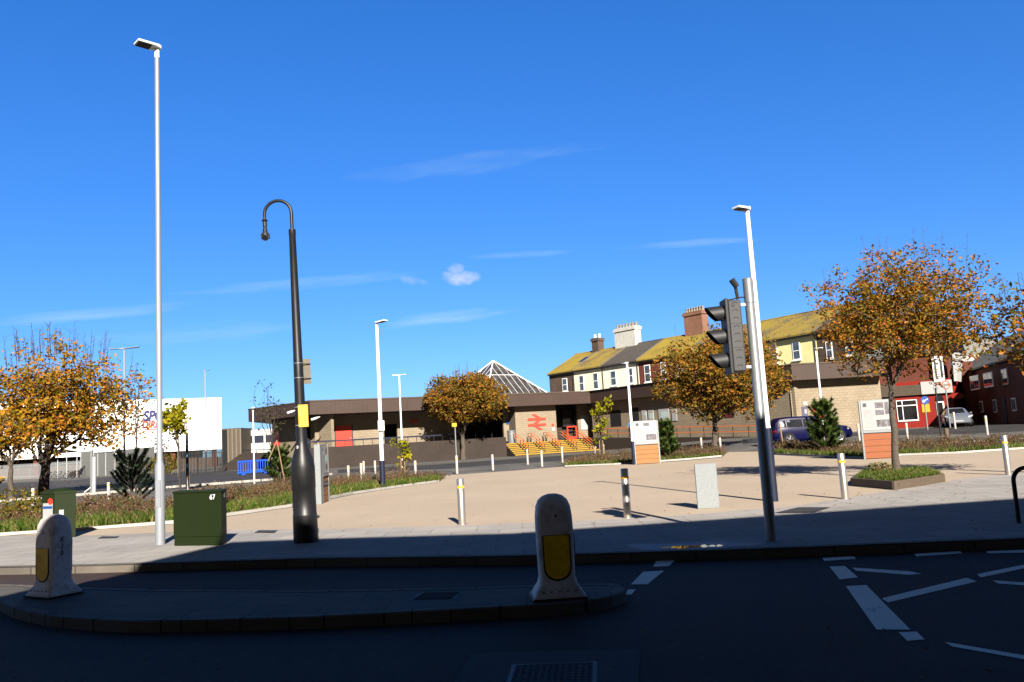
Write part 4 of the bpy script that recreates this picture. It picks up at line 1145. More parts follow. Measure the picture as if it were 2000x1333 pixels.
# ------------------------------------------------------------------ trees
def tree(name, label, cat, b, fork, cc, cr, n_tip, per, leaf, mleaf, tr_r, seed, mbark=None, bare=0, lumps=0.25, droop=0.0, shell=0.45, cl=0.42, group=None, leaf_frac=1.0):
    """b base; fork height; cc crown centre (world); cr crown radii; tips are joined to the nearest limb, leaves sit round the tips"""
    g = np.random.default_rng(seed)
    t = thing(name, label, cat, b, group)
    mbark = mbark or m_bark
    b = np.array(b); cc = np.array(cc); cr = np.array(cr)
    ph = g.uniform(0, 6.28, 6)
    tips = []
    while len(tips) < n_tip:
        d = g.normal(size=3); d /= np.linalg.norm(d)
        az = math.atan2(d[1], d[0]); el = d[2]
        lum = 1 + lumps * (math.sin(3 * az + ph[0]) * math.cos(2.2 * el + ph[1]) * .6 + math.sin(5 * az + 3 * el + ph[2]) * .5 + math.sin(9 * az - 7 * el + ph[3]) * .35)
        r = (shell + (1 - shell) * g.uniform() ** .6) if g.uniform() < .8 else g.uniform(.25, .8)
        p = cc + d * cr * r * lum
        if d[2] < 0: p[2] += (1 - math.hypot(d[0], d[1])) * cr[2] * .25
        if p[2] < b[2] + fork * .92: continue
        tips.append(p)
    tips = np.array(tips)
    fk = b + np.array([(cc[0] - b[0]) * .15, (cc[1] - b[1]) * .15, fork])
    nodes = [b.copy()]; par = [-1]
    ns = 6
    for k in range(1, ns + 1):
        p = b + (fk - b) * k / ns + np.array([g.normal(0, .012), g.normal(0, .012), 0]) * (k < ns) * fork
        nodes.append(p); par.append(len(nodes) - 2)
    fi = len(nodes) - 1
    nl = 9
    for k in range(nl):
        az = 2 * math.pi * (k + g.uniform(-.3, .3)) / nl
        up = g.uniform(.25, 1.0) if k % 3 else 1.0
        tgt = cc + np.array([math.cos(az) * cr[0] * (.62 if up < .9 else .3), math.sin(az) * cr[1] * (.62 if up < .9 else .3), cr[2] * (up - .55)])
        last = fi if g.uniform() < .6 else max(1, fi - 1)
        st = nodes[last]; L = tgt - st
        for q in range(1, 7):
            u = q / 6
            p = st + L * u + np.array([0, 0, -np.linalg.norm(L[:2]) * .22 * (u * (1 - u)) * 2 * -1 * (.4)]) + g.normal(0, .03, 3) * cr[0]
            nodes.append(p); par.append(last); last = len(nodes) - 1
    order = np.argsort(np.linalg.norm(tips - fk, axis=1))
    N = np.array(nodes)
    tipid = []
    dirs_f = lambda p: np.linalg.norm(p - fk)
    for ti in order:
        p = tips[ti]
        A = N[fi:]
        dd = np.linalg.norm(A - p, axis=1) + 0.35 * np.maximum(0, np.linalg.norm(A - fk, axis=1) - np.linalg.norm(p - fk) * .85)
        j = int(np.argmin(dd)) + fi
        st = N[j]; L = np.linalg.norm(p - st); m = max(1, min(4, int(L / (cr[0] * .12))))
        last = j
        add = []
        for q in range(1, m + 1):
            u = q / m
            w = st + (p - st) * u + g.normal(0, .05, 3) * L * (u < 1) + np.array([0, 0, L * .12 * u * (1 - u) * 4 * (1 - 2 * droop)])
            add.append(w); par.append(last); last = len(N) + len(add) - 1
        N = np.vstack([N, add]); tipid.append(last)
    n = len(N); cnt = np.zeros(n)
    for i in tipid: cnt[i] += 1
    for i in range(n - 1, 0, -1): cnt[par[i]] += cnt[i]
    rad = tr_r * np.maximum(cnt, .6) ** .5 / cnt[0] ** .5
    for k in range(fi + 1): rad[k] = tr_r * (1 - .28 * k / fi)
    rad[0] = tr_r * 1.25
    rad = np.maximum(rad, tr_r * .032)
    # draw chains
    kids = [[] for _ in range(n)]
    for i in range(1, n): kids[par[i]].append(i)
    mbT, mbB = MB(), MB()
    mbT.tube([N[k] for k in range(fi + 1)], [float(r) for r in rad[:fi + 1]], 12)
    seen = set(range(fi + 1))
    for i in range(1, n):
        if i in seen: continue
        if par[i] in seen or True:
            ch = [par[i], i]; seen.add(i)
            while True:
                ks = [k for k in kids[ch[-1]] if k not in seen]
                if not ks: break
                k = max(ks, key=lambda q: cnt[q]); ch.append(k); seen.add(k)
            rr = [float(min(rad[c] if q else rad[ch[1]] * 1.1, rad[ch[1]] * 1.1)) for q, c in enumerate(ch)]
            mbB.tube([N[c] for c in ch], rr, 6 if rr[0] > .02 else 4, caps=False)
    # bare twigs standing out of the top
    for _ in range(bare):
        az = g.uniform(0, 6.28); rr_ = g.uniform(0, .8) ** .7
        p = cc + np.array([math.cos(az) * cr[0] * rr_, math.sin(az) * cr[1] * rr_, cr[2] * math.sqrt(max(.05, 1 - rr_ ** 2)) * .85])
        h = cr[2] * g.uniform(.2, .55); q = p + np.array([math.cos(az) * .2 * rr_ * h, math.sin(az) * .2 * rr_ * h, h])
        mbB.tube([p, (p + q) / 2 + g.normal(0, .03, 3), q], [tr_r * .06, tr_r * .045, tr_r * .02], 4, caps=False)
        for _k in range(4):
            u = g.uniform(.25, .95); s_ = p + (q - p) * u
            e = s_ + np.array([g.normal(0, .12), g.normal(0, .12), g.uniform(.1, .25)]) * h * .8
            mbB.tube([s_, e], [tr_r * .035, tr_r * .015], 3, caps=False)
    mbT.build('trunk', mbark, t, smooth=True)
    mbB.build('branches', mbark, t, smooth=True)
    # leaves
    tp = N[tipid]
    keep = g.uniform(size=len(tp)) < leaf_frac
    tp = tp[keep]
    nL = len(tp) * per
    cen = np.repeat(tp, per, axis=0) + np.clip(g.normal(0, cl * .5, (nL, 3)), -cl, cl) * np.array([1, 1, .8])
    a = g.normal(size=(nL, 3)); a[:, 2] *= .7; a /= np.linalg.norm(a, axis=1)[:, None]
    c = g.normal(size=(nL, 3)); bb = np.cross(a, c); bb /= np.linalg.norm(bb, axis=1)[:, None]
    nrm = np.cross(a, bb)
    s = leaf * g.uniform(.6, 1.25, nL)[:, None]
    V = np.stack([cen - a * s * .55, cen + bb * s * .34 - a * s * .08 + nrm * s * .12, cen + a * s * .62, cen - bb * s * .34 - a * s * .08 + nrm * s * .12], 1).reshape(-1, 3)
    F = [(4 * i, 4 * i + 1, 4 * i + 2, 4 * i + 3) for i in range(nL)]
    mb = MB(); mb.v = V.tolist(); mb.f = F; mb.m = [0] * nL
    mb.build('crown', mleaf, t, uv=False)
    return t
def crown_at(px, py, b, dy=0): return at(px, py, b.y + dy)

b = G(1753, 934); b.z = 0.16; k = mpp(b)
t5 = tree('autumn_tree', 'rust leaved autumn tree growing in the timber planter', 'tree', b, hgt(1745, 765, b) - b.z, crown_at(1762, 622, b), (2.5, 2.45, 2.1), 780, 27, .095, m_leaf_c, .105, 11, bare=10, lumps=.2, shell=.25, cl=.26, leaf_frac=.92)
b = G(85, 966); k = mpp(b)
tree('autumn_tree', 'large orange autumn tree before the white retail shed', 'tree', b, hgt(85, 905, b) - b.z, crown_at(114, 795, b), (152 * k, 150 * k, 122 * k), 700, 19, .23, m_leaf_a, .33, 21, m_barkd, bare=60, lumps=.32, shell=.28, cl=.62, leaf_frac=.92)
b = G(22, 976); k = mpp(b)
tree('autumn_tree', 'small pale trunked autumn tree at the left edge', 'tree', b, hgt(24, 915, b) - b.z, crown_at(15, 850, b), (58 * k, 58 * k, 48 * k), 130, 9, .24, m_leaf_a, .16, 22, lumps=.2, cl=.55)
b = G(905, 898); k = mpp(b)
tree('autumn_tree', 'round dense brown autumn tree before the station ramp wall', 'tree', b, hgt(905, 848, b) - b.z, crown_at(908, 782, b), (84 * k, 84 * k, 55 * k), 900, 22, .25, m_leaf_b, .26, 23, bare=22, lumps=.1, shell=.4, cl=.5, leaf_frac=.95)
b = G(1397, 877); k = mpp(b)
tree('autumn_tree', 'wide brown autumn tree before the right station wing', 'tree', b, hgt(1397, 818, b) - b.z, crown_at(1412, 740, b), (128 * k, 120 * k, 92 * k), 950, 20, .215, m_leaf_b, .2, 24, bare=24, lumps=.16, shell=.4, cl=.55)
b = G(2075, 925); k = mpp(b)
tree('autumn_tree', 'half bare autumn tree leaning in at the right edge', 'tree', b, 2.6, crown_at(2062, 650, b), (122 * k, 115 * k, 105 * k), 360, 7, .135, m_leaf_c, .13, 25, m_barkd, bare=60, lumps=.25, cl=.4)
def sapling(label, px, py, ptx, pty, r_px, leafm, n, per, leaf, seed, bark=None, stake=None, low=.35):
    b = G(px, py); H = hgt(ptx, pty, b) - b.z; k = mpp(b)
    top = crown_at(ptx, pty, b)
    c = b.lerp(top, .5 + low / 2)
    t = tree('sapling', label, 'young tree', b, H * low, c, (r_px * k, r_px * k, H * (1 - low) / 2 * 1.02), n, per, leaf, leafm, .055, seed, bark or m_barkd, lumps=.5, cl=.28, shell=.3)
    if stake:
        for dx, h in stake:
            MB().tube([b + Vector((dx, -.1, 0)), b + Vector((dx * .8, -.08, h))], .035, 6).build('stake', m_stake, t)
    return t
sapling('young yellow green tree in front of the far retail lettering', 352, 962, 338, 782, 24, m_leaf_y, 22, 22, .27, 31, low=.5)
sapling('young tree with a few yellow leaves beside the twin headed lamp', 788, 928, 786, 838, 14, m_leaf_y, 14, 12, .26, 32, stake=[(-.12, 1.0), (.12, 1.0)], low=.15)
sapling('young yellow green tree beside the station steps', 1176, 897, 1170, 775, 21, m_leaf_y, 22, 16, .26, 33, stake=[(-.14, 1.3), (.14, 1.3)], low=.25)
sapling('nearly bare young tree left of the black column', 536, 946, 520, 738, 40, m_leaf_d, 42, 3, .16, 34, low=.35)
sapling('thin nearly bare young tree behind the dark spiky conifer', 266, 962, 262, 712, 26, m_leaf_d, 30, 3, .16, 35, low=.3)
sapling('bare twiggy young tree by the yellow green tree', 322, 960, 318, 820, 40, m_leaf_d, 40, 3, .14, 36, low=.35)
def conifer(label, px, py, pty, w_px, mat, seed, dense=1.0, brush=False, cat='conifer'):
    b = G(px, py); H = hgt(px, pty, b) - b.z; W = w_px * mpp(b) / 2; g = np.random.default_rng(seed)
    t = thing('conifer', label, cat, b)
    MB().tube([b, b + Vector((.02, 0, H * .5)), b + Vector((0, 0, H * .92))], [.05, .04, .012], 8).build('trunk', m_bark, t, smooth=True)
    V, F = [], []; br = MB()
    nb = int((34 if brush else 60) * dense)
    for i in range(nb):
        u = (i + .5) / nb; az = i * 2.4 + g.uniform(-.3, .3)
        z0 = H * (.02 + .75 * u)
        L = W * (1.05 - .55 * u) * g.uniform(.7, 1.1) if not brush else W * g.uniform(.75, 1.1) * (1.0 - .35 * u)
        rise = L * (g.uniform(.3, .9) if not brush else g.uniform(.75, 1.3)) + H * .10 * u
        rise = min(rise, H - z0)
        s = np.array([b.x, b.y, b.z + z0]); e = s + np.array([math.cos(az) * L, math.sin(az) * L, rise])
        m = (s + e) / 2 + np.array([0, 0, -rise * .15])
        br.tube([s, m, e], [.018, .014, .006], 4, caps=False)
        nn = int((420 if brush else 200))
        for _ in range(nn):
            q = g.uniform(.22, 1.0) ** .8
            p = (1 - q) ** 2 * s + 2 * q * (1 - q) * m + q * q * e
            d = e - m; d /= np.linalg.norm(d)
            o = g.normal(size=3); o -= d * o.dot(d); o /= np.linalg.norm(o)
            nl = (.15 if brush else .19) * g.uniform(.6, 1.1) * (H / 2.1) ** .5
            tip = p + (o * .75 + d * .65) * nl
            w = np.cross(o, d) * (.016 if brush else .013) * (H / 2.1)
            k = len(V); V += [(p - w).tolist(), (p + w).tolist(), tip.tolist()]; F.append((k, k + 1, k + 2))
    br.build('branches', m_bark, t)
    mb = MB(); mb.v, mb.f, mb.m = V, F, [0] * len(F); mb.build('needles', mat, t, uv=False)
    return t
conifer('dark spiky conifer with upright bottlebrush branches', 258, 992, 878, 92, m_needle_d, 41, brush=True)
conifer('bushy green pine left of the black column', 548, 948, 866, 66, m_needle, 42)
conifer('bushy green pine right of the middle information board', 1305, 898, 812, 52, m_needle, 43)
conifer('tall dark green pine in front of the blue car', 1615, 884, 772, 74, m_needle, 44, dense=1.2)
b = G(548, 948)
t = thing('tree_stakes', 'pair of leaning orange wooden stakes in front of the bushy left pine', 'stakes', G(540, 944))
for (a, c) in (((541, 860), (524, 900)), ((541, 862), (557, 946))):
    MB().tube([at(*a, b.y - 1.0), at(*c, b.y - 1.1)], .03, 6).build('stake', m_stake, t)
b = G(1531, 880)
tag(MB().tube([b, b + Vector((-.1, 0, hgt(1516, 828, b) - b.z))], .045, 6).build('tree_stake', m_stake, org=b), 'slanting wooden stake at the back of the blue car', 'stake')
# shrub at the foot of the planter tree
def shrub(name, label, c, rad, n, leaf, mat, seed, cat='shrub', parent=None):
    g = np.random.default_rng(seed); c = Vector(c)
    t = thing(name, label, cat, c)
    st = MB()
    for _ in range(16):
        d = g.normal(size=3); d /= np.linalg.norm(d)
        st.tube([c, c + Vector((d[0] * rad[0], d[1] * rad[1], abs(d[2]) * rad[2] * 2)) * .8], [.008, .003], 4, caps=False)
    st.build('stems', m_barkd, t)
    d = g.normal(size=(n, 3)); d /= np.linalg.norm(d, axis=1)[:, None]
    cen = np.array(c) + np.array([0, 0, rad[2]]) + d * (g.uniform(.25, 1, n) ** .5)[:, None] * np.array(rad) * g.uniform(.8, 1.15, (n, 1))
    a = g.normal(size=(n, 3)); a /= np.linalg.norm(a, axis=1)[:, None]; q = np.cross(a, g.normal(size=(n, 3))); q /= np.linalg.norm(q, axis=1)[:, None]
    s = leaf * g.uniform(.6, 1.2, n)[:, None]
    V = np.stack([cen - a * s * .5, cen + q * s * .33, cen + a * s * .6, cen - q * s * .33], 1).reshape(-1, 3)
    mb = MB(); mb.v = V.tolist(); mb.f = [(4 * i, 4 * i + 1, 4 * i + 2, 4 * i + 3) for i in range(n)]; mb.m = [0] * n
    mb.build('leaves', mat, t, uv=False); return t
b = G(1722, 936); shrub('shrub', 'pale leaved low shrub at the foot of the planter tree', (b.x, b.y, .16), (.36, .3, .17), 420, .075, leaf_mat('pale_leaves', [(0, (.16, .2, .06)), (.5, (.38, .36, .2)), (1, (.2, .11, .05))]), 51)
for px, py, ww, hh, lab, sd in ((20, 1012, 1.5, .55, 'leafy green bush in the left bed at the left edge', 52), (60, 1018, 1.1, .4, 'low leafy bush behind the green cabinet with posters', 53), (205, 1000, 1.3, .33, 'low dark bush between the cabinet and the spiky conifer', 54), (400, 985, 1.1, .3, 'low dark bush behind the numbered green cabinet', 56)):
    b = G(px, py); shrub('shrub', lab, b, (ww, ww * .7, hh), 700, .11, m_ivy if sd < 54 else m_brown_plant, sd)
b = G(318, 928); shrub('ivy_hedge', 'yellowing ivy hedge along the fence behind the tall grey lamp', (b.x, b.y, 0), (2.4, .6, 1.15), 1500, .22, m_ivy, 55, 'hedge')
b = G(480, 902); shrub('shrub', 'yellowish scrub on top of the brown bank', (b.x - .5, b.y + 1, 1.3), (3.2, .6, .35), 700, .22, m_ivy, 57)

# ------------------------------------------------------------------ station
class Face:
    """vertical plane through two ground points, a is left as seen from the square"""
    def __init__(s, a, b):
        s.a = Vector((a[0], a[1], 0)); d = Vector((b[0] - a[0], b[1] - a[1], 0)); s.L = d.length; s.u = d.normalized(); s.n = Vector((s.u.y, -s.u.x, 0))
    def uz(s, px, py, off=0.0):
        d = ray(px, py); o = s.a + s.n * off; t = (o - EYE).dot(s.n) / d.dot(s.n); p = EYE + d * t
        return (p - s.a).dot(s.u), p.z
    def p(s, u, z, off=0.0): return s.a + s.u * u + s.n * off + UZ * z
    def block(s, mb, u0, u1, z0, z1, o0, o1, mi=0):
        return mb.obox(s.p(u0, z0, o0), s.u * (u1 - u0), s.n * (o1 - o0), UZ * (z1 - z0), mi)
A = XY(at(605, 783, 80)); B = XY(at(1152, 765, 92)); Cc = XY(at(1545, 712, 68)); L0 = XY(at(485, 801, 89))
ZF1 = 6.55; ZF0 = 5.22; ZP = 1.33; ZW = 2.02
F0, F1, F2 = Face(L0, A), Face(A, B), Face(B, Cc)
D_ = (Cc[0] + 8.0, Cc[1] + .6)
F3 = Face(Cc, D_)
st = thing('station_building', 'low brown roofed station with buff block walls and a large red emblem', 'station', (0, 86, 0))
outline = [L0, A, B, Cc, D_, (D_[0], D_[1] + 26), (8, 116), (-30, 108)]
mb = MB(); mb.prism([Vector((*p, ZF0)) for p in outline], (0, 0, ZF1 - ZF0)); roof = mb.build('fascia', m_fascia, st)
oc = Vector((0, 96))
mb = MB(); mb.prism([Vector((*(Vector(p).lerp(oc, .03)), ZF1)) for p in outline], (0, 0, .04)); mb.build('roof_deck', m_roofgrey, roof)
def coping(f, name='coping'):
    mb = MB(); f.block(mb, -.02, f.L + .02, ZF1 - .06, ZF1 + .05, -.1, .05); mb.build(name, m_brownclad, roof)
for f in (F0, F1, F2, F3): coping(f)
def wallb(f, *r): return f.block(MB(), *r).build('wall', m_buff, st)
zt = ZF0 - .003
wallb(F0, .8, F0.L, 0, zt, -2.6, -2.3)
u75 = F1.uz(750, 840, -3)[0]; u776 = F1.uz(776, 840, -3)[0]
u895, u985 = F1.uz(897, 840, -3)[0], F1.uz(984, 840, -3)[0]
wallb(F1, .9, u75, 0, zt, -3.3, -3.0); wallb(F1, u776, u895, 0, zt, -3.3, -3.0)
wallb(F1, u75, u776, F1.uz(760, 829, -3)[1], zt, -3.3, -3.0)
u1090 = F1.uz(1087, 830, -3)[0]
wallb(F1, u985, F1.uz(1008, 830, -3)[0], 0, zt, -3.3, -3.0)
ul0, ul1 = F1.uz(1007, 830, -1.1)[0], F1.uz(1087, 830, -1.1)[0]
wallb(F1, ul0, ul1, 0, zt, -3.3, -1.1)
u1127 = F1.uz(1129, 830, -3)[0]
wallb(F1, u1127, F1.L + 3, 0, zt, -3.3, -3.0)
wallb(F2, -1, F2.L - .6, 0, zt, -1.2, -.8)
wallb(F3, 0.2, F3.L, 0, zt, -1.5, -1.2)
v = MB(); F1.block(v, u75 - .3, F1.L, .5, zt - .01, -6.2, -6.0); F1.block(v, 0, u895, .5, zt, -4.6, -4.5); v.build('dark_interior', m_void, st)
lp = MB(); F1.block(lp, ul1 + .02, u1127 - .02, ZP, zt - .02, -4.4, -4.35); lp.build('entrance_screen', m_brownbrick, st)
# red door
def rect_on(f, off, x0, y0, x1, y1):
    u0, z1 = f.uz(x0, y0, off); u1, z0 = f.uz(x1, y1, off); return u0, u1, z0, z1
u0, u1, z0, z1 = rect_on(F1, -3, 655, 833, 688, 876)
MB_ = lambda f, r, o0, o1: f.block(MB(), *r, o0, o1)
d_ = MB_(F1, (u0, u1, z0, z1), -3.0, -2.94).build('door', m_red, st)
MB_(F1, (u0 - .1, u0, z0, z1 + .1), -3.0, -2.9).build('jamb', m_navy, d_); MB_(F1, (u1, u1 + .1, z0, z1 + .1), -3.0, -2.9).build('jamb', m_navy, d_)
MB_(F1, (u1 - .2, u1 - .12, z0 + .95, z0 + 1.1), -2.94, -2.9).build('handle', m_galv, d_)
# entrance red gate
u0, u1, z0, z1 = rect_on(F1, -3.2, 1107, 833, 1128, 861)
g_ = MB(); F1.block(g_, u0, u0 + .14, ZP, z1, -3.3, -3.2); F1.block(g_, u1 - .14, u1, ZP, z1, -3.3, -3.2); F1.block(g_, u0 + .14, u1 - .14, z1 - .14, z1, -3.29, -3.21); F1.block(g_, u0 + .14, u1 - .14, ZP, ZP + .35, -3.28, -3.22)
g_.build('gate', m_red, st)
u0, u1, z0, z1 = rect_on(F1, -3, 1104, 800, 1129, 833)
MB_(F1, (u0, u1, z0, z1), -3.9, -3.85).build('entrance_glazing', m_dglass, st)
# emblem: two bars and a zig-zag
u0, u1, z0, z1 = rect_on(F1, -1.1, 1030, 810, 1067, 839)
W_, H_ = u1 - u0, z1 - z0
E = lambda x, y, o: F1.p(u0 + x * W_, z0 + y * H_, -1.1 + o)
mb = MB(); th = .06
for k, poly in enumerate(([(0, .60), (1, .60), (1, .76), (0, .76)], [(0, .24), (1, .24), (1, .40), (0, .40)],
                          [(.22, 1.0), (.42, 1.0), (.80, .70), (.80, .66), (.62, .66)], [(.62, .68), (.82, .68), (.38, .32), (.18, .32)], [(.20, .34), (.40, .34), (.80, 0), (.60, 0)])):
    mb.prism([E(x, y, .005) for x, y in poly], F1.n * (th + k * .006))
mb.build('railway_emblem', m_logo, st)
for (x0, y0, x1, y1, m) in ((1077, 828, 1082, 833, m_logo), (1077, 835, 1084, 842, m_paper)):
    MB_(F1, rect_on(F1, -1.1, x0, y0, x1, y1), -1.1, -1.05).build('notice', m, st)
# posters, windows and dark doors on the wings
MB_(F1, rect_on(F1, -3, 988, 820, 1003, 828), -3, -2.9).build('blue_sign', m_signblue, st)
MB_(F1, rect_on(F1, -3, 801, 820, 815, 826), -3, -2.9).build('red_sign', m_logo, st)
for r in ((1133, 812, 1152, 839), (1153, 815, 1176, 838)):
    x0, y0, x1, y1 = r; MB_(F1, rect_on(F1, -3, *r), -3, -2.93).build('poster_case', m_paper, st)
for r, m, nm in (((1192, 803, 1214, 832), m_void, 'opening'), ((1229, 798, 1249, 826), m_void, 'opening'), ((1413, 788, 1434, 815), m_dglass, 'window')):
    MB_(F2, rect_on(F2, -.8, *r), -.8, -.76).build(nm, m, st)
for r in ((1253, 802, 1264, 824), (1266, 802, 1278, 824), (1286, 800, 1308, 822), (1312, 800, 1323, 822)):
    MB_(F2, rect_on(F2, -.8, *r), -.8, -.74).build('poster_case', m_paper, st)
for r in ((1257, 806, 1262, 812), (1268, 808, 1276, 818), (1290, 804, 1304, 816)):
    MB_(F2, rect_on(F2, -.74, *r), -.74, -.73).build('poster_picture', m_teal, st)
dz = zg(Cc[0] + 3, Cc[1])
r = rect_on(F3, -1.2, 1565, 795, 1580, 838); MB_(F3, (r[0], r[1], dz, r[3]), -1.2, -1.15).build('purple_door', M('purple_door', (.11, .10, .2), .5), st)
r = rect_on(F3, -1.2, 1587, 793, 1610, 838); MB_(F3, (r[0], r[1], dz, r[3]), -1.2, -1.15).build('red_door', m_red, st)
MB_(F3, rect_on(F3, -1.2, 1568, 785, 1577, 792), -1.2, -1.15).build('notice', m_paper, st)
MB_(F3, rect_on(F3, -1.15, 1571, 800, 1576, 808), -1.15, -1.14).build('notice', m_paper, st)
MB_(F0, rect_on(F0, -2.3, 535, 843, 547, 870), -2.3, -2.25).build('red_door', m_red, st)
# cctv cameras under the eaves
for (x, y, yy) in ((571, 804, 81.0), (618, 817, 79.4)):
    p = at(x, y, yy); MB().tube([p + Vector((.25, .4, .12)), p, p + Vector((-.45, -.25, -.14))], [.03, .11, .11], 8).build('cctv_camera', m_white, st)
# glass pyramid
ap = at(963, 705, 100); zb = ZF1 - .3
Rr = (ap.z - zb) * 1.48
rot0 = R(-97)
base_ = [Vector((ap.x + Rr * math.cos(rot0 + k * math.pi / 2), ap.y + Rr * math.sin(rot0 + k * math.pi / 2), zb)) for k in range(4)]
gl = MB()
for k in range(4): gl.quad(ap, base_[k], base_[(k + 1) % 4])
gl = gl.build('skylight', m_pyrglass, st)
for p in gl.data.polygons:
    pass
bars = MB()
for k in range(4):
    bars.tube([base_[k], ap], .075, 6)
    a, c = base_[k], base_[(k + 1) % 4]
    for q in range(1, 12):
        s_ = a.lerp(c, q / 12)
        # bars run up parallel to the middle line of the face until they meet a hip
        mid_ = a.lerp(c, .5); d = ap - mid_; u = q / 12
        f = 1 - abs(u - .5) * 2
        bars.tube([s_, s_ + d * f], .026, 4, caps=False)
    f = .62; bars.tube([a.lerp(ap, f), c.lerp(ap, f)], .045, 4, caps=False)
bars.build('glazing_bars', m_white, gl)
# ramp wall with platform
rw = thing('ramp_wall', 'long dark brick ramp wall with a navy handrail before the station', 'wall', (-4, 82, 0))
uL = F1.uz(600, 880, 1.0)[0]; uR = F1.uz(989, 870, 1.0)[0]
mb = MB(); mb.prism([F1.p(uL, 0, 1.0), F1.p(uR, 0, 1.0), F1.p(uR, 0, -2.9), F1.p(uR - .35, 0, -2.9), F1.p(uR - .35, 0, .6), F1.p(uL, 0, .6)], UZ * ZW); mb.build('wall', m_ramp, rw)
mb = MB(); F1.block(mb, uL, uR - .36, .3, ZP, -4.3, .59); mb.build('platform', m_tarmac, rw)
mb = MB(); F1.block(mb, uR - .34, F1.L + 1, .3, ZP - .004, -4.3, -2.92); mb.build('landing', m_tarmac, rw)
mb = MB(); F1.block(mb, uL, F1.uz(900, 860, .8)[0], ZW + .48, ZW + .62, .7, .82); 
for k in range(22): 
    u = uL + k * .9
    F1.block(mb, u, u + .05, ZW, ZW + .48, .74, .79)
mb.build('handrail', m_navy, rw)
# sloping bank at the left
bk = thing('brick_bank', 'sloping brown brick bank left of the station, behind the blue barrier', 'bank', G(470, 915))
q = [G(422, 921), G(530, 915), at(530, 884, G(530, 915).y + 4), at(472, 885, G(422, 921).y + 6)]
mb = MB(); mb.add(q + [Vector((p.x, p.y, -.05)) for p in q], [(0, 1, 2, 3), (0, 4, 5, 1), (1, 5, 6, 2), (2, 6, 7, 3), (3, 7, 4, 0)]); mb.build('slope', m_ramp, bk)
mb = MB(); a, c = at(472, 880, q[3].y), at(530, 878, q[2].y); mb.tube([a, c], .05, 6)
for k in range(5): p = a.lerp(c, k / 4); mb.tube([p, Vector((p.x, p.y, p.z - .9))], .04, 6)
mb.build('rail', m_navy, bk)
# steps
se = thing('entrance_steps', 'yellow edged brick steps with orange handrails up to the station door', 'steps', F1.p((uR + F1.L) / 2, 0, 1))
us0 = uR + .02; us1 = F1.uz(1166, 875, 2.6)[0]
ns = 7; rise = ZP / ns; tread = .42; o_top = .2
mb, yn = MB(), MB()
for k in range(ns):
    o1 = o_top + (ns - k) * tread; z1 = (k + 1) * rise
    F1.block(mb, us0, us1 - k * .10, k * rise + (.001 if k else 0), z1 - .001, o_top - 3.1, o1)
    F1.block(yn, us0 + .01, us1 - .02 - k * .10, z1 - rise * .62, z1 + .006, o1 + .002, o1 + .02)
    F1.block(yn, us0 + .01, us1 - .02 - k * .10, z1 + .0015, z1 + .006, o1 - .09, o1 + .002)
mb.build('treads', m_ramp, se); yn.build('nosings', m_ystep, se)
for k in range(5):
    u = us0 + 1.3 + k * (us1 - us0 - 1.6) / 4.4
    for du in (0, .35):
        h = MB(); 
        for dz_ in (.95, .62):
            h.tube([F1.p(u + du, ZP + dz_, -.5), F1.p(u + du, ZP + dz_, .1), F1.p(u + du, dz_ + rise, o_top + ns * tread - .2)], .035, 6)
        h.build('handrail', m_orange_rail, se)
        h = MB(); h.tube([F1.p(u + du, ZP, -.45), F1.p(u + du, ZP + .95, -.45)], .03, 6); h.tube([F1.p(u + du, rise, o_top + ns * tread - .25), F1.p(u + du, rise + 1.0, o_top + ns * tread - .25)], .03, 6); h.tube([F1.p(u + du, ZP * .5, o_top + ns * tread * .5), F1.p(u + du, ZP * .5 + 1.0, o_top + ns * tread * .5)], .03, 6)
        h.build('rail_post', m_dark, se)
# wing platform with rails
wp = thing('wing_platform', 'dark brick platform wall with orange rails along the right station wing', 'wall', F2.p(F2.L / 2, 0, .5))
def sl_block(f, mb, u0, u1, z0a, z0b, h, o0, o1):
    a, c = f.p(u0, z0a, o0), f.p(u1, z0b, o0); return mb.obox(a, c - a, f.n * (o1 - o0), UZ * h)
uw = F2.L - 3; zL, zR = 1.45, .70
mb = MB(); mb.prism([F2.p(-2.4, 0, .6), F2.p(uw, 0, .6), F2.p(uw, zR, .6), F2.p(-2.4, zL, .6)], F2.n * -2.35); mb.build('wall', m_brownbrick, wp)
for zo, h in ((.95, .07), (.45, .06)):
    sl_block(F2, MB(), 1.5, uw, zL + zo - .08, zR + zo, h, .46, .52).build('rail', m_orange_rail, wp)
for k in range(14):
    u = 1.5 + k * (uw - 1.5) / 13; z = zL + (zR - zL) * (u + 2.4) / (uw + 2.4); F2.block(MB(), u - .03, u + .03, z, z + .94, .47, .51).build('rail_post', m_dark, wp)
p = F1.p(*F1.uz(1000, 868, -.6), -.6); p.z = ZP
t = thing('litter_bin', 'grey litter bin on the station platform left of the steps', 'bin', p)
MB().lathe(p, [(.42, 0), (.44, .1), (.44, 1.15), (.40, 1.2), (.46, 1.22), (.46, 1.32), (.2, 1.4)], 16).build('body', m_galv, t, smooth=True)

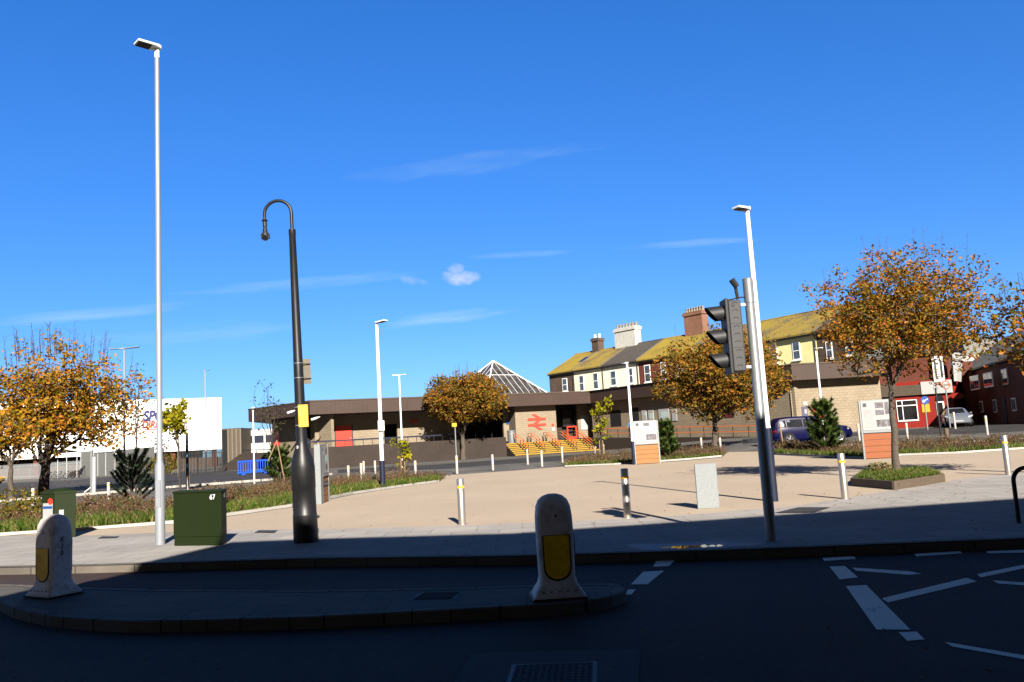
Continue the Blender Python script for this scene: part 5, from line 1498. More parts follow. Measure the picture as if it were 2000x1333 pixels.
# ------------------------------------------------------------------ person by the wing rail
g_ = at(1233, 845, 80); b = Vector((g_.x, g_.y, 1.2))
JP = {'pel': (0, 0, .93), 'che': (0, -.03, 1.32), 'nec': (0, -.03, 1.48), 'hea': (0, -.06, 1.66), 'lh': (-.10, 0, .90), 'lk': (-.11, -.02, .48), 'la': (-.12, .02, .06), 'lt': (-.12, -.14, .03),
      'rh': (.10, 0, .90), 'rk': (.11, -.03, .48), 'ra': (.12, .0, .06), 'rt': (.12, -.16, .03), 'ls': (-.19, -.02, 1.40), 'le': (-.30, -.10, 1.14), 'lw': (-.36, -.30, 1.06), 'rs': (.19, -.02, 1.40), 're': (.26, .02, 1.12), 'rw': (.26, -.08, .88)}
RD = {'pel': .15, 'che': .16, 'nec': .06, 'hea': .10, 'lh': .10, 'lk': .065, 'la': .045, 'lt': .04, 'rh': .10, 'rk': .065, 'ra': .045, 'rt': .04, 'ls': .07, 'le': .05, 'lw': .035, 'rs': .07, 're': .05, 'rw': .035}
LK = [('pel', 'che'), ('che', 'nec'), ('nec', 'hea'), ('pel', 'lh'), ('lh', 'lk'), ('lk', 'la'), ('la', 'lt'), ('pel', 'rh'), ('rh', 'rk'), ('rk', 'ra'), ('ra', 'rt'), ('che', 'ls'), ('ls', 'le'), ('le', 'lw'), ('che', 'rs'), ('rs', 're'), ('re', 'rw')]
def skin(name, names, links, grow, mat, parent):
    me = bpy.data.meshes.new(name); ix = {n_: i for i, n_ in enumerate(names)}
    me.from_pydata([JP[n_] for n_ in names], [(ix[a], ix[c]) for a, c in links], [])
    o = bpy.data.objects.new(name, me); COL.objects.link(o); o.parent = parent
    o.modifiers.new('skin', 'SKIN'); sub = o.modifiers.new('smooth', 'SUBSURF'); sub.levels = sub.render_levels = 1
    for i, n_ in enumerate(names):
        r = RD[n_] + grow; me.skin_vertices[0].data[i].radius = (r, r * (.8 if n_ in ('pel', 'che') else 1)); me.skin_vertices[0].data[i].use_root = (i == 0)
    me.materials.append(mat); return o
tp_ = thing('person', 'person in a blue top and dark trousers standing behind the middle lamp post', 'person', b)
skin('body', list(JP), LK, 0, M('skin', (.55, .33, .24), .6), tp_)
skin('blue_top', ['che', 'pel', 'ls', 'le', 'rs', 're'], [('che', 'pel'), ('che', 'ls'), ('ls', 'le'), ('che', 'rs'), ('rs', 're')], .022, M('blue_cloth', (.03, .2, .55), .8), tp_)
skin('trousers', ['pel', 'lh', 'lk', 'la', 'rh', 'rk', 'ra'], [('pel', 'lh'), ('lh', 'lk'), ('lk', 'la'), ('pel', 'rh'), ('rh', 'rk'), ('rk', 'ra')], .015, m_navy, tp_)
MB().lathe(b + Vector((0, -.05, 1.68)), [(.105, 0), (.115, .05), (.09, .1), (.03, .125)], 14).build('hair', m_barkd, tp_, smooth=True)
# ------------------------------------------------------------------ terrace of houses behind
H0 = XY(at(1072, 732, 114.5)); H1 = XY(at(1338, 690, 95.0))
FH = Face(H0, H1)
EAVE = FH.uz(1178, 715)[1]
RO = -5.2
def house(name, label, px0, px1, wallm, roofm, wins, f=FH, chim=None, zr=None, skylight=None, ye=700, eave=None):
    e = eave or EAVE
    u0, u1 = f.uz(px0, ye)[0], f.uz(px1, ye)[0]
    zb0 = 0.4
    t = thing(name, label, 'house', f.p((u0 + u1) / 2, zb0, -3), 'terraced houses behind the station')
    mb = MB(); f.block(mb, u0 + .004, u1 - .004, zb0, e, -9, 0)
    zr_ = e + 2.7
    for u in (u0 + .004, u1 - .004):
        mb.add([f.p(u, e - .05, 0), f.p(u, zr_ - .06, RO), f.p(u, e - .05, -9)], [(0, 1, 2)])
    wl = mb.build('wall', wallm, t)
    mb = MB()
    tv = .16
    for (o0, z0, o1, z1) in ((.35, e - .12, RO, zr_), (-10.2, e - .12, RO, zr_)):
        a, b_, c, d = f.p(u0, z0, o0), f.p(u1, z0, o0), f.p(u1, z1, o1), f.p(u0, z1, o1)
        vs = [a, b_, c, d] + [q + UZ * tv for q in (a, b_, c, d)]
        fs = [(3, 2, 1, 0), (4, 5, 6, 7), (0, 1, 5, 4), (1, 2, 6, 5), (3, 0, 4, 7)]
        if o0 < o1: fs = [q[::-1] for q in fs]
        mb.add(vs, fs)
    mb.tube([f.p(u0, zr_ + .13, RO), f.p(u1, zr_ + .13, RO)], .12, 8)
    rf = mb.build('roof', roofm, t)
    mb = MB(); f.block(mb, u0, u1, e - .3, e - .14, .15, .3); mb.build('gutter', m_dark, t)
    for (x0, y0, x1, y1) in wins:
        a0, zt1 = f.uz(x0, y0); a1, zb1 = f.uz(x1, y1)
        wdw = f.block(MB(), a0, a1, zb1, zt1, .003, .05).build('window', m_frame, t)
        zm = (zb1 + zt1) / 2
        for (za, zc) in ((zb1 + .1, zm - .04), (zm + .04, zt1 - .1)):
            f.block(MB(), a0 + .1, a1 - .1, za, zc, .05, .056).build('pane', m_glass, wdw)
        f.block(MB(), a0 - .1, a1 + .1, zb1 - .12, zb1 - .003, .003, .14).build('sill', m_frame, wdw)
    for ch in chim or []:
        x0, y0, x1, y1, cm_, npots, potm, capm = ch
        a0, zt1 = f.uz(x0, y0, RO); a1, zb1 = f.uz(x1, y1, RO)
        hb = zt1 - .62
        c_ = MB(); f.block(c_, a0 + .12, a1 - .12, e + 1.2, hb - .35, RO - .55, RO + .55); f.block(c_, a0, a1, hb - .35, hb, RO - .67, RO + .67); f.block(c_, a0 + .1, a1 - .1, hb, hb + .1, RO - .58, RO + .58)
        cc_ = c_.build('chimney', cm_, rf)
        for k in range(npots):
            p = f.p(a0 + .3 + (a1 - a0 - .6) * (k / max(1, npots - 1)), hb + .1, RO)
            MB().lathe(p, [(.2, 0), (.16, .38), (.2, .42), (.2, .52)], 10).build('chimney_pot', potm, cc_, smooth=True)
    if skylight:
        (x0, y0, x1, y1) = skylight
        ua, za = f.uz(x0, y0, -2); ub, zb_ = f.uz(x1, y1, -2)
        sl = lambda u, k: f.p(u, e - .12 + tv + (zr_ - e + .12) * k + .03, .35 + (RO - .35) * k)
        mb = MB(); k0, k1 = .42, .68; mb.quad(sl(ua, k0), sl(ub, k0), sl(ub, k1), sl(ua, k1)); mb.build('rooflight', m_dglass, t)
    dp = MB(); dp.tube([f.p(u1 - .12, e - .25, .2), f.p(u1 - .12, e - .5, .07), f.p(u1 - .12, zb0, .07)], .05, 6); dp.build('downpipe', m_dark, t)
    # parapet strip between the roofs
    pv = MB()
    a, c = f.p(u1, e + .02, .36), f.p(u1, zr_ + .18, RO)
    pv.obox(a - f.u * .07, c - a, f.u * .14, UZ * .12); pv.build('verge', m_signback, t)
    return t
house('terraced_house', 'brown brick end house with lichen roof and rooflight, left end of the terrace', 1072, 1120, m_oldbrick, m_roof_y, [(1098, 740, 1109, 764)], skylight=(1128, 690, 1140, 706), ye=728)
house('terraced_house', 'cream house with two windows, second from the left of the terrace', 1120, 1178, m_cream, m_roof_m, [(1131, 734, 1142, 764), (1158, 729, 1170, 760)], chim=[(1159, 655, 1176, 690, m_oldbrick, 2, m_frame, 0)], ye=720)
house('terraced_house', 'off white house with grey roof and white chimney stack', 1178, 1246, m_cream2, m_roof_g, [(1192, 725, 1205, 753), (1228, 719, 1238, 749)], chim=[(1203, 637, 1250, 690, m_chimw, 7, m_pot, 0)], ye=710)
house('terraced_house', 'red brick house with lichen roof beside the off white house', 1246, 1345, m_redbrick, m_roof_y, [(1258, 714, 1272, 746), (1290, 708, 1302, 740), (1322, 705, 1334, 736)], chim=[(1338, 605, 1382, 668, m_chimbrick, 7, m_pot, 0)], ye=700)
house('terraced_house', 'pale house mostly hidden behind the wide brown tree', 1345, 1425, m_cream2, m_roof_m, [(1362, 700, 1375, 735), (1398, 695, 1411, 730)], ye=690)
Y0 = XY(at(1425, 676, 88.0)); Y1 = XY(at(1690, 640, 74.0)); FY = Face(Y0, Y1)
EY = FY.uz(1504, 664)[1]
house('terraced_house', 'pale yellow house with tiled roof behind the station corner', 1425, 1594, m_yellow_r, m_roof_m, [(1455, 680, 1470, 716), (1503, 675, 1520, 710), (1547, 669, 1565, 702)], f=FY, ye=664, eave=EY)
house('terraced_house', 'grey roofed house mostly hidden behind the planter tree', 1594, 1690, m_oldbrick, m_roof_g, [(1612, 668, 1628, 700), (1650, 662, 1668, 694)], f=FY, ye=655, eave=EY)

# ------------------------------------------------------------------ pub, shaded brick terrace
PB0 = XY(at(1690, 800, 74)); PB1 = XY(at(1864, 800, 70)); FP = Face(PB0, PB1)
zp = .74
pb = thing('corner_pub', 'red corner pub with white sign band and large window', 'pub', FP.p(FP.L / 2, zp, -3))
zband0, zband1 = FP.uz(1845, 768)[1], FP.uz(1845, 743)[1]; ztop = FP.uz(1850, 688)[1]
up = FP.uz(1746, 800)[0]
mb = MB(); FP.block(mb, up, FP.L, zp, zband1 + .1, -8, 0); mb.build('wall', m_pubred, pb)
mb = MB(); FP.block(mb, 0, up - .003, zp, zband1 + .1, -8, -.02); mb.build('side_wall', m_oldbrick, pb)
mb = MB(); FP.block(mb, 0, FP.L - .7, zband1 + .1, ztop, -8, -.05); mb.build('upper_wall', m_redbrick, pb)
mb = MB(); us_ = FP.uz(1800, 760)[0]; FP.block(mb, us_, FP.L + .05, zband0, zband1, .003, .25); bd = mb.build('sign_band', m_pubband, pb)
mb = MB(); FP.block(mb, .2, us_ - .003, zband0, zband1 - .2, .003, .2); mb.build('dark_fascia', m_brownclad, pb)
mb = MB()
for (x0, y0, x1, y1) in ((1822, 750, 1840, 753), (1822, 757, 1834, 762)):
    u0, u1, z0, z1 = rect_on(FP, .25, x0, y0, x1, y1)
    for k in range(7): FP.block(mb, u0 + (u1 - u0) * k / 7, u0 + (u1 - u0) * (k + .62) / 7, z0 + (z1 - z0) * .15 * (k % 2), z1, .25, .256)
mb.build('sign_marks', m_inkg, bd)
u0, u1, z0, z1 = rect_on(FP, 0, 1750, 783, 1795, 822)
wn_ = FP.block(MB(), u0, u1, z0, z1, .003, .08).build('window', m_frame, pb)
for a, c in ((0.03, .27), (.31, .97)):
    FP.block(MB(), u0 + (u1 - u0) * a, u0 + (u1 - u0) * c, z0 + .12, z0 + (z1 - z0) * .72, .08, .086).build('pane', m_dglass, wn_)
    FP.block(MB(), u0 + (u1 - u0) * a, u0 + (u1 - u0) * c, z0 + (z1 - z0) * .76, z1 - .06, .08, .086).build('pane', m_dglass, wn_)
u0, u1, z0, z1 = rect_on(FP, 0, 1828, 785, 1849, 832); z0 = zp
dr = FP.block(MB(), u0, u1, z0, z1, .003, .06).build('door', m_frame, pb)
FP.block(MB(), u0 + .1, u1 - .1, z0 + .05, z1 - .1, .06, .07).build('door_leaf', m_dglass, dr)
arc = [FP.p((u0 + u1) / 2 + math.cos(math.pi * k / 10) * (u1 - u0) * .55, z1 + .05 + math.sin(math.pi * k / 10) * .55, .003) for k in range(11)]
MB().prism(arc, FP.n * .05).build('fanlight', m_dglass, pb)
MB_(FP, rect_on(FP, .0, 1800, 790, 1817, 805), .003, .04).build('yellow_notice', m_ysign, pb)
MB_(FP, rect_on(FP, -.05, 1820, 697, 1846, 745), -.048, .3).build('bay_window', m_frame, pb)
for (x0, x1) in ((1823, 1831), (1834, 1843)): MB_(FP, rect_on(FP, .3, x0, 703, x1, 738), .3, .31).build('pane', m_glass, pb)
u0, u1, z0, z1 = rect_on(FP, 0, 1857, 690, 1878, 744)
mb = MB(); mb.prism([FP.p(u0, z0, .05), FP.p(u1 - .35, z0, .05), FP.p(u1, z1, .05), FP.p(u0 + .1, z1, .05)], FP.n * -3.0); mb.build('white_gable', m_pubband, pb)
q = FP.p(*FP.uz(1872, 774), .3)
mb = MB(); mb.prism([q + FP.u * math.cos(a) * .5 + UZ * math.sin(a) * .27 for a in [i * math.pi / 8 for i in range(16)]], FP.n * .12); mb.build('hanging_sign', m_pubred, pb)
mb = MB(); mb.prism([FP.p(-.2, ztop, .3), FP.p(FP.L - .7, ztop, .3), FP.p(FP.L - .7, ztop + 2.4, -4), FP.p(-.2, ztop + 2.4, -4)], UZ * .14); mb.prism([FP.p(-.2, ztop, -8.2), FP.p(FP.L - .7, ztop, -8.2), FP.p(FP.L - .7, ztop + 2.4, -4), FP.p(-.2, ztop + 2.4, -4)], UZ * .14); mb.build('roof', m_slate, pb)

T0 = XY(at(1886, 800, 78)); T1 = XY(at(2012, 790, 58)); FT = Face(T0, T1)
ez = FT.uz(1985, 702)[1]
tt = thing('brick_terrace', 'shaded dark red brick terrace with pale slate roof at the right edge', 'house', FT.p(FT.L / 2, zp, -3))
mb = MB(); FT.block(mb, 0, FT.L, .5, ez, -8, 0); FT.block(mb, 1.0, 5.0, .5, ez + .9, -.0 + .002, .9); mb.build('wall', m_redbrick, tt)
for (o0, o1) in ((.4, -4), (-8.4, -4)):
    MB().prism([FT.p(-.4, ez, o0), FT.p(FT.L + .4, ez, o0), FT.p(FT.L + .4, ez + 3.0, o1), FT.p(-.4, ez + 3.0, o1)], UZ * .15).build('roof', m_slate if o0 > 0 else m_roof_g, tt)
MB().prism([FT.p(-.0, ez, -8), FT.p(0, ez, 0), FT.p(0, ez + 2.95, -4)], FT.u * .2).build('gable', m_oldbrick, tt)
for (x0, y0, x1, y1) in ((1895, 736, 1915, 760), (1921, 730, 1942, 755), (1956, 722, 1971, 751), (1914, 784, 1922, 806), (1940, 781, 1949, 806), (1976, 778, 1987, 803)):
    off = 0.0
    if x0 < 1945 and y0 < 770: off = .9
    u0, u1, z0, z1 = rect_on(FT, off, x0, y0, x1, y1)
    if u1 - u0 < .4: continue
    w_ = FT.block(MB(), u0, u1, z0, z1, off + .004, off + .07).build('window', m_frame, tt)
    FT.block(MB(), u0 + .09, (u0 + u1) / 2 - .04, z0 + .09, z1 - .09, off + .07, off + .076).build('pane', m_glass, w_)
    FT.block(MB(), (u0 + u1) / 2 + .04, u1 - .09, z0 + .09, z1 - .09, off + .07, off + .076).build('pane', m_glass, w_)
u0, u1, z0, z1 = rect_on(FT, 0, 1957, 780, 1968, 815)
FT.block(MB(), u0, u1, zp, z1, .004, .05).build('door', M('blue_door', (.02, .06, .13), .5), tt)
# pale gabled house between the pub and the terrace
g0 = at(1880, 800, 84)
gh = thing('gabled_house', 'house with pale gable and dormer between pub and brick terrace', 'house', (g0.x, g0.y, zp))
P_ = lambda x, y, Y=84: at(x, y, Y)
mb = MB(); mb.prism([P_(1862, 830), P_(1960, 826), P_(1960, 712), P_(1882, 716), P_(1862, 760)], (2, 8, 0)); mb.build('wall', m_oldbrick, gh)
mb = MB(); mb.prism([P_(1878, 664), P_(1950, 664), P_(1975, 716), P_(1896, 720)], (1.2, 6, 1.2)); mb.build('roof', m_slate, gh)
mb = MB(); mb.prism([P_(1880, 696, 82), P_(1924, 693, 82), P_(1912, 712, 82), P_(1884, 712, 82)], (.8, 3, 0)); mb.build('dormer', m_pubband, gh)
mb = MB(); mb.prism([P_(1878, 700, 81.5), P_(1882, 699, 81.5), P_(1894, 732, 81.5), P_(1889, 734, 81.5)], (.3, .6, 0)); mb.build('bargeboard', m_edging, gh)

# ------------------------------------------------------------------ signs by the pub
def sign_post(label, px, py, pty, rpx, kind):
    b = G(px, py); H = hgt(px, pty, b) - b.z; k = mpp(b); r = rpx * k
    t = thing('road_sign', label, 'road sign', b)
    MB().lathe(b, [(.05, 0), (.045, H + r * .5)], 10).build('post', m_galv, t, smooth=True)
    c = b + Vector((0, -.08, H)); n = 28
    disc = lambda rr, off: [c + Vector((rr * math.cos(2 * math.pi * i / n), -off, rr * math.sin(2 * math.pi * i / n))) for i in range(n)]
    if kind == '20':
        d0 = MB().prism(disc(r, 0), (0, -.02, 0)).build('disc', m_red, t)
        MB().prism(disc(r * .80, .021), (0, -.004, 0)).build('face', m_paper, d0)
        mb = MB(); add_text(mb, '20', c + Vector((-r * .5, -.028, -r * .33)), UX, UZ, width=r, height=r * .66, offset=.02); mb.build('lettering', m_black, d0)
    else:
        d0 = MB().prism(disc(r, 0), (0, -.02, 0)).build('disc', m_signblue, t)
        mb = MB(); q = c + Vector((0, -.024, 0))
        for poly in ([(.65, .42), (.72, .28), (-.2, -.22), (-.28, -.08)], [(-.7, -.42), (-.02, -.46), (-.42, .22)]):
            mb.prism([q + Vector((x * r, 0, y * r)) for x, y in poly], (0, -.006, 0))
        mb.build('arrow', m_white, d0)
    return t
sign_post('round 20 speed limit sign in front of the white sign band', 1856, 836, 752, 8, '20')
sign_post('round blue sign with a white arrow before the pub wall', 1812, 840, 782, 8, 'arrow')
b = G(1838, 852); MBp = MB().lathe(b, [(.055, 0), (.05, hgt(1833, 758, b) - b.z)], 10).build('dark_post', m_dark, org=b, smooth=True); tag(MBp, 'thin dark post standing before the pub door', 'post')
b = G(1850, 856); tag(MB().lathe(b, [(.13, 0), (.13, .5), (.09, .56)], 10).build('wooden_stump', m_timber_d, org=b, smooth=True), 'short dark wooden post in the bed before the pub door', 'post')

# ------------------------------------------------------------------ cars
def car(name, label, loc, yaw, L, Wd, H, paint, kind):
    t = thing(name, label, 'car', loc)
    rot = Matrix.Rotation(yaw, 3, 'Z'); loc = Vector(loc)
    T = lambda x, y, z: loc + rot @ Vector((x, y, z))
    h = H
    # station: x, z bottom, z belt, half width at belt, z roof, half width at roof   (front is +x)
    if kind == 'mpv':
        S = [(-.50, .32, .60, .78, .62, .74), (-.492, .25, .92, .86, .96, .74), (-.46, .22, .98, .90, 1.38, .66), (-.40, .2, .99, .92, h - .06, .66), (-.28, .2, .98, .925, h, .68), (-.08, .2, .96, .93, h, .68), (.08, .2, .95, .93, h - .05, .67), (.20, .2, .96, .93, 1.40, .66), (.335, .2, .98, .925, 1.02, .80), (.42, .22, .93, .90, .95, .80), (.475, .24, .80, .82, .82, .70), (.50, .32, .60, .70, .62, .6)]
        side = [(-.445, -.385, -.30), ]
    else:
        S = [(-.50, .32, .62, .76, .64, .72), (-.485, .24, .86, .83, .90, .76), (-.40, .2, .92, .85, .97, .78), (-.33, .2, .92, .86, 1.03, .72), (-.22, .2, .91, .865, h - .05, .60), (-.05, .2, .90, .87, h, .60), (.08, .2, .89, .87, h - .05, .59), (.22, .2, .90, .865, 1.0, .72), (.36, .2, .86, .85, .88, .76), (.46, .24, .76, .80, .78, .7), (.50, .32, .58, .7, .60, .6)]
    rings = []
    for x, zb, zl, w, zr, wr in S:
        half = [(w * .86, zb), (w * .985, zb + .12), (w, (zb + zl) / 2), (w * .975, zl), (wr + (w - wr) * .12, zr - (zr - zl) * .12), (wr * .8, zr), (0, zr + .015)]
        rings.append([(x * L, -y, z) for y, z in half] + [(x * L, y, z) for y, z in half[-2::-1]])
    mb = MB(); n = len(rings[0])
    for r_ in rings: mb.v += [tuple(T(*p)) for p in r_]
    for i in range(len(rings) - 1):
        for j in range(n - 1): mb.f.append((i * n + j, (i + 1) * n + j, (i + 1) * n + j + 1, i * n + j + 1)); mb.m.append(0)
        mb.f.append((i * n + n - 1, (i + 1) * n + n - 1, (i + 1) * n, i * n)); mb.m.append(0)
    mb.f.append(tuple(range(n))); mb.m.append(0); mb.f.append(tuple(reversed(range((len(rings) - 1) * n, len(rings) * n)))); mb.m.append(0)
    body = mb.build('body', paint, t, smooth=True)
    # side glass
    def prof(x):
        for a, c in zip(S[:-1], S[1:]):
            if a[0] <= x <= c[0]:
                u = (x - a[0]) / (c[0] - a[0]); return [p + (q - p) * u for p, q in zip(a, c)]
    spans = [(-.44, -.335), (-.325, -.13), (-.115, .07), (.08, .26)] if kind == 'mpv' else [(-.30, -.13), (-.12, .04), (.05, .17)]
    for sgn in (-1, 1):
        for xa, xb in spans:
            lo, hi = [], []
            for k in range(6):
                x = xa + (xb - xa) * k / 5; _, zb, zl, w, zr, wr = prof(x)
                f0, f1 = .10, .86
                y0 = w * .975; y1 = wr + (w - wr) * .12; z0, z1 = zl, zr - (zr - zl) * .12
                lo.append((x * L, sgn * (y0 + (y1 - y0) * f0 + .008), z0 + (z1 - z0) * f0)); hi.append((x * L, sgn * (y0 + (y1 - y0) * f1 + .008), z0 + (z1 - z0) * f1))
            poly = lo + hi[::-1]; poly = poly[::-1] if sgn > 0 else poly
            MB().quad(*[T(*p) for p in poly]).build('side_window', m_dglass, t)
    # windscreens
    def screen(xa, xb, nm):
        a, c = prof(xa), prof(xb)
        pa = [(xa * L, s_ * a[5] * .78, a[4] + .022) for s_ in (-1, 1)]; pc = [(xb * L, s_ * c[5] * .78, c[4] + .022) for s_ in (-1, 1)]
        p = [T(*pa[0]), T(*pc[0]), T(*pc[1]), T(*pa[1])]; 
        if (p[1] - p[0]).cross(p[2] - p[0]).z < 0: p = p[::-1]
        MB().quad(*p).build(nm, m_dglass, t)
    if kind == 'mpv': screen(.10, .325, 'windscreen'); screen(-.485, -.41, 'rear_window')
    else: screen(.09, .215, 'windscreen'); screen(-.325, -.225, 'rear_window')
    for sgn in (-1, 1):
        MB().tube([T(-.494 * L, sgn * .62, .78), T(-.488 * L, sgn * .78, .80), T(-.47 * L, sgn * .885, .84)], .085, 8).build('tail_lamp', m_taill, t, smooth=True)
        MB().tube([T(.474 * L, sgn * .56, .70), T(.455 * L, sgn * .75, .74), T(.42 * L, sgn * .86, .80)], .07, 8).build('headlamp', m_lampg, t, smooth=True)
    MB().box(T(-.502 * L, 0, .52), (.03, .5, .11), yaw).build('number_plate', m_yband, t); MB().box(T(.502 * L, 0, .45), (.03, .5, .11), yaw).build('number_plate', m_paper, t)
    for xw in (-.315, .315):
        for sgn in (-1, 1):
            wy = .80 if kind == 'mpv' else .74
            c0 = (xw * L, sgn * (wy - .08), .33); c1 = (xw * L, sgn * (wy + .145), .33)
            MB().cyl(T(c0[0], sgn * (wy + .125), .36), T(c1[0], sgn * (wy + .133), .36), .385, .385, 24).build('wheel_arch', m_void, t)
            wh = MB().cyl(T(*c0), T(*c1), .33, .33, 24).build('wheel', m_tyre, t, smooth=True)
            mb = MB()
            for k in range(5):
                a = 2 * math.pi * k / 5
                mb.tube([T(c1[0], c1[1] + sgn * .006, .33), T(c1[0] + .2 * math.cos(a), c1[1] + sgn * .006, .33 + .2 * math.sin(a))], [.045, .03], 6)
            mb.tube([T(c1[0] + .215 * math.cos(q * math.pi / 10), c1[1] + sgn * .004, .33 + .215 * math.sin(q * math.pi / 10)) for q in range(21)], .018, 5, caps=False)
            mb.build('rim', m_rim, wh)
    for sgn in (-1, 1):
        MB().box(T(.2 * L, sgn * (.98 if kind == 'mpv' else .92), 1.0), (.1, .16, .12), yaw).build('mirror', paint, t, bevel=.02)
    return t
b = G(1591, 866)
car('blue_car', 'dark blue people carrier parked behind the pine and the right bed', b + Vector((0, .9, 0)), R(2), 4.95, 1.88, 1.68, m_carblue, 'mpv')
b = G(1885, 834)
car('silver_car', 'silver blue saloon seen from the front beside the pub', b + Vector((.2, 1.5, 0)), R(-112), 4.3, 1.7, 1.42, m_carsilver, 'saloon')
b = G(-10, 946)
car('yellow_car', 'dark yellow car cut off by the left edge of the picture', b + Vector((-1.9, .9, 0)), R(8), 4.2, 1.7, 1.45, m_ysign, 'saloon')

# ------------------------------------------------------------------ retail shed and the left background
SH0 = XY(at(-260, 800, 126)); SH1 = XY(at(432, 779, 150)); FS = Face(SH0, SH1)
zt_ = FS.uz(432, 779)[1]; zb_ = FS.uz(432, 877)[1]
sh = thing('retail_shed', 'big white clad retail shed with blue and red lettering', 'retail building', FS.p(FS.L / 2, 0, -10))
mb = MB(); FS.block(mb, 0, FS.L, zb_, zt_, -30, 0); mb.build('cladding', m_shed, sh)
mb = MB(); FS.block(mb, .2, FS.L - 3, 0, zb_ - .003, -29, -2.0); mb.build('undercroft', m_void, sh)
mb = MB(); FS.block(mb, -.01, FS.L + .05, zt_, zt_ + .18, -30, .08); mb.build('parapet_trim', m_frame, sh)
for k in range(9):
    mb = MB(); u = FS.L - 1.5 - k * 7; FS.block(mb, u, u + .7, 0, zb_ - .005, -1.5, -.6); mb.build('pillar', m_redbrick, sh)
mb = MB(); FS.block(mb, 0, FS.L - .2, 0, zb_ * .55, -1.9, -1.6); mb.build('brick_base', m_oldbrick, sh)
mb = MB(); u0, u1, z0, z1 = rect_on(FS, 0, 279, 802, 358, 821); add_text(mb, 'SPORTS', FS.p(u0, z0, .06), FS.u, UZ, width=u1 - u0, height=z1 - z0, shear=.22, offset=.045, extrude=.02); mb.build('lettering', m_txtblue, sh)
mb = MB(); u0, u1, z0, z1 = rect_on(FS, 0, 277, 822.5, 334, 835); add_text(mb, 'DIRECT', FS.p(u0, z0, .06), FS.u, UZ, width=u1 - u0, height=z1 - z0, shear=.22, offset=.045, extrude=.02); mb.build('lettering', m_txtred, sh)
mb = MB(); u0, u1, z0, z1 = rect_on(FS, 0, 336, 826, 366, 835); add_text(mb, '.com', FS.p(u0, z0, .06), FS.u, UZ, width=u1 - u0, height=z1 - z0, shear=.22, offset=.02, extrude=.02); mb.build('lettering', m_txtblue, sh)
u0, u1, z0, z1 = rect_on(FS, 0, 276, 837, 366, 838); FS.block(MB(), u0, u1, z1 - .35, z1 - .2, .01, .08).build('underline', m_txtred, sh)
u0, u1, z0, z1 = rect_on(FS, 0, 96, 806, 146, 842); FS.block(MB(), u0, u1, z0, z1, .01, .25).build('orange_panel', m_orange, sh)
def palisade(label, p0, p1, H, mat, pitch, w=.07, gap_px=None):
    d = p1 - p0; L = d.length; d.normalize(); n = Vector((d.y, -d.x, 0))
    t = thing('palisade_fence', label, 'fence', p0.lerp(p1, .5))
    mb = MB()
    for k in range(int(L / pitch)):
        q = p0 + d * k * pitch; mb.prism([q, q + d * w, q + d * w + UZ * (H - .06), q + d * w * .5 + UZ * H, q + UZ * (H - .06)], n * .015)
    mb.build('pales', mat, t)
    mb = MB()
    for z in (.35, H - .35): mb.obox(p0 + UZ * z - n * .055, d * L, n * .05, UZ * .06)
    mb.build('rails', mat, t)
    for k in range(int(L / 2.75) + 1):
        q = p0 + d * min(k * 2.75, L - .1); MB().obox(q - n * .16, d * .1, n * .1, UZ * (H - .1)).build('post', mat, t)
    return t
p0, p1 = G(-70, 942), G(158, 931)
palisade('pale metal palisade fence behind the left car park', p0, p1, 2.3, m_fence, .17)
p0, p1 = G(350, 931), G(437, 921)
palisade('dark metal palisade fence below the white shed, left of the bank', p0, p1, hgt(390, 880, p0.lerp(p1, .5)), m_fenced, .42, .2)
p0, p1 = G(159, 931), G(228, 929)
d = (p1 - p0); L = d.length; d.normalize(); n = Vector((d.y, -d.x, 0)); H = hgt(190, 881, p0)
t = thing('mesh_cage', 'grey mesh sided cage at the end of the pale fence', 'cage', p0.lerp(p1, .5))
mb = MB(); mb.obox(p0, d * L * .33, n * .05, UZ * H); mb.obox(p0 + d * L * .38, d * L * .55, n * .05, UZ * (H - .3)); mb.build('panel', m_mesh, t)
mb = MB()
for u in (0, .35, .5, .72, .97): mb.obox(p0 + d * L * u + n * .06, d * .09, n * .09, UZ * (H + .15))
mb.obox(p0 + d * L * .36 + n * .06 + UZ * (H - .35), d * L * .6, n * .08, UZ * .08); mb.build('frame', m_fence, t)
mb = MB(); mb.obox(p0 - n * 5, d * L, n * 4.9, UZ * .02); mb.obox(p0 - n * 5 , d * L, n * .05, UZ * H); mb.build('back_panel', m_mesh, t)
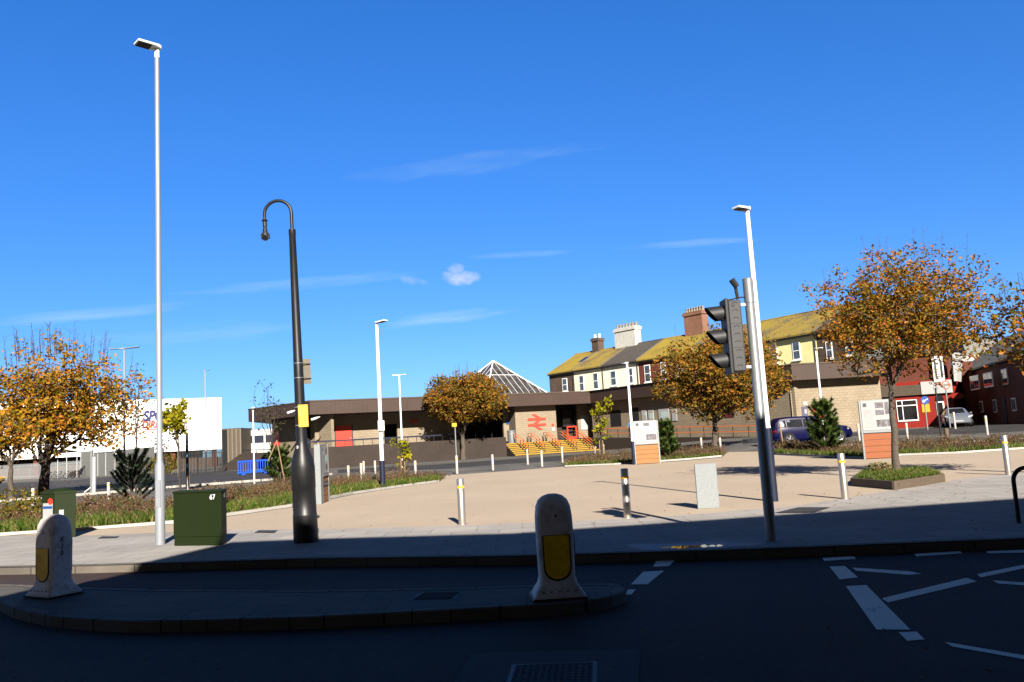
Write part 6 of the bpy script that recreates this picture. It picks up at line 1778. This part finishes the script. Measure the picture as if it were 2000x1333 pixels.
# bike shelter
b0, b1 = G(92, 936), G(130, 934); k = mpp(b0)
d = (b1 - b0).normalized(); n = Vector((d.y, -d.x, 0)); L = (b1 - b0).length
zs = hgt(110, 886, b0)
t = thing('cycle_shelter', 'dark roofed cycle shelter behind the orange tree trunk', 'shelter', b0.lerp(b1, .5))
MB().prism([b0 + UZ * zs - n * 2, b1 + UZ * zs - n * 2, b1 + UZ * (zs + .35) + n * .3, b0 + UZ * (zs + .35) + n * .3], UZ * .12).build('roof', m_dark, t)
for q in (b0, b1):
    MB().tube([q, q + UZ * (zs + .2)], .06, 8).build('post', m_fence, t); MB().tube([q - n * 1.8, q - n * 1.8 + UZ * zs], .06, 8).build('post', m_fence, t)
def bicycle(label, b, yaw, paint):
    rot = Matrix.Rotation(yaw, 3, 'Z'); T = lambda x, y, z: Vector(b) + rot @ Vector((x, y, z))
    t = thing('bicycle', label, 'bicycle', b, 'bicycles in the shelter by the fence')
    for x in (-.52, .52):
        mb = MB(); mb.tube([T(x + .33 * math.cos(q * math.pi / 10), 0, .34 + .33 * math.sin(q * math.pi / 10)) for q in range(21)], .022, 5, caps=False)
        for q in range(6): mb.tube([T(x, 0, .34), T(x + .32 * math.cos(q * math.pi / 3), 0, .34 + .32 * math.sin(q * math.pi / 3))], .006, 3, caps=False)
        mb.build('wheel', m_tyre, t)
    mb = MB()
    for a, c in (((-.52, .34), (-.15, .85)), ((-.52, .34), (-.05, .32)), ((-.05, .32), (-.17, .9)), ((-.05, .32), (.38, .8)), ((-.15, .82), (.36, .86)), ((.52, .34), (.34, .98))):
        mb.tube([T(a[0], 0, a[1]), T(c[0], 0, c[1])], .02, 6)
    mb.build('frame', paint, t)
    MB().tube([T(-.28, 0, .93), T(-.17, 0, .95), T(-.04, 0, .93)], [.06, .05, .02], 6).build('saddle', m_dark, t)
    MB().tube([T(.3, -.26, 1.02), T(.36, -.1, 1.0), T(.36, .1, 1.0), T(.3, .26, 1.02)], .014, 6).build('handlebar', m_dark, t)
    return t
for k, (x, y, lab, m) in enumerate(((102, 937, 'leftmost bicycle under the dark roofed shelter', m_black), (112, 936.5, 'bicycle in the middle of the shelter, right of the tree trunk', m_galv), (122, 936, 'bicycle at the right end under the shelter roof', m_black), (136, 935, 'dark bicycle parked just right of the shelter', m_black), (149, 934.5, 'rightmost bicycle, beside the mesh cage', m_black))):
    bicycle(lab, G(x, y), R(75 - k * 4), m)
# blue barrier
p0, p1 = G(464, 929), G(523, 924)
d = (p1 - p0); L = d.length; d.normalize(); n = Vector((d.y, -d.x, 0)); H = hgt(494, 899, p0.lerp(p1, .5))
t = thing('plastic_barrier', 'bright blue plastic barrier by the brown brick bank', 'barrier', p0.lerp(p1, .5))
mb = MB(); mb.obox(p0 + UZ * (H - .16), d * L, n * .08, UZ * .16); mb.obox(p0 + UZ * .12, d * L, n * .08, UZ * .16)
for k in range(13): mb.obox(p0 + d * (L - .08) * k / 12 + n * .02 + UZ * .28, d * .08, n * .04, UZ * (H - .44))
mb.build('frame', m_blueb, t, bevel=.01)
for u in (.12, .88): MB().obox(p0 + d * L * u - n * .3, d * .12, n * .7, UZ * .10).build('foot', m_blueb, t, bevel=.01)
# brown clad box and rail carriage
p = at(454, 876, 104)
t = thing('brown_hut', 'brown timber clad hut on the bank right of the white shed', 'hut', (p.x, p.y, 0))
q0, q1 = at(434, 879, 104), at(470, 836, 104)
MB().obox((q0.x, q0.y, .1), (q1.x - q0.x, 0, 0), (0, 5, 0), (0, 0, q1.z - .1)).build('wall', m_brownclad, t)
for k in range(4): MB().obox((q0.x + (q1.x - q0.x) * (.3 + .22 * k), q0.y - .08, .1), (.16, 0, 0), (0, .078, 0), (0, 0, q1.z - .2)).build('batten', m_signback, t)
MB().obox((q0.x - .02, q0.y - .06, .1), ((q1.x - q0.x) * .28, 0, 0), (0, .055, 0), (0, 0, q1.z - .25)).build('dark_panel', m_void, t)
q0, q1 = at(468, 872, 108), at(530, 838, 108)
t = thing('rail_carriage', 'white roofed rail carriage with dark blue windows left of the station', 'train', ((q0.x + q1.x) / 2, 108, 0))
MB().obox((q0.x, 108, .8), (q1.x - q0.x + 6, 0, 0), (0, 2.8, 0), (0, 0, q1.z - .8)).build('body', m_chimw, t, bevel=.15)
for k in range(4):
    x = q0.x + .5 + k * 1.45; MB().obox((x, 107.96, q0.z + .3), (1.2, 0, 0), (0, .035, 0), (0, 0, .95)).build('window', m_navy, t)
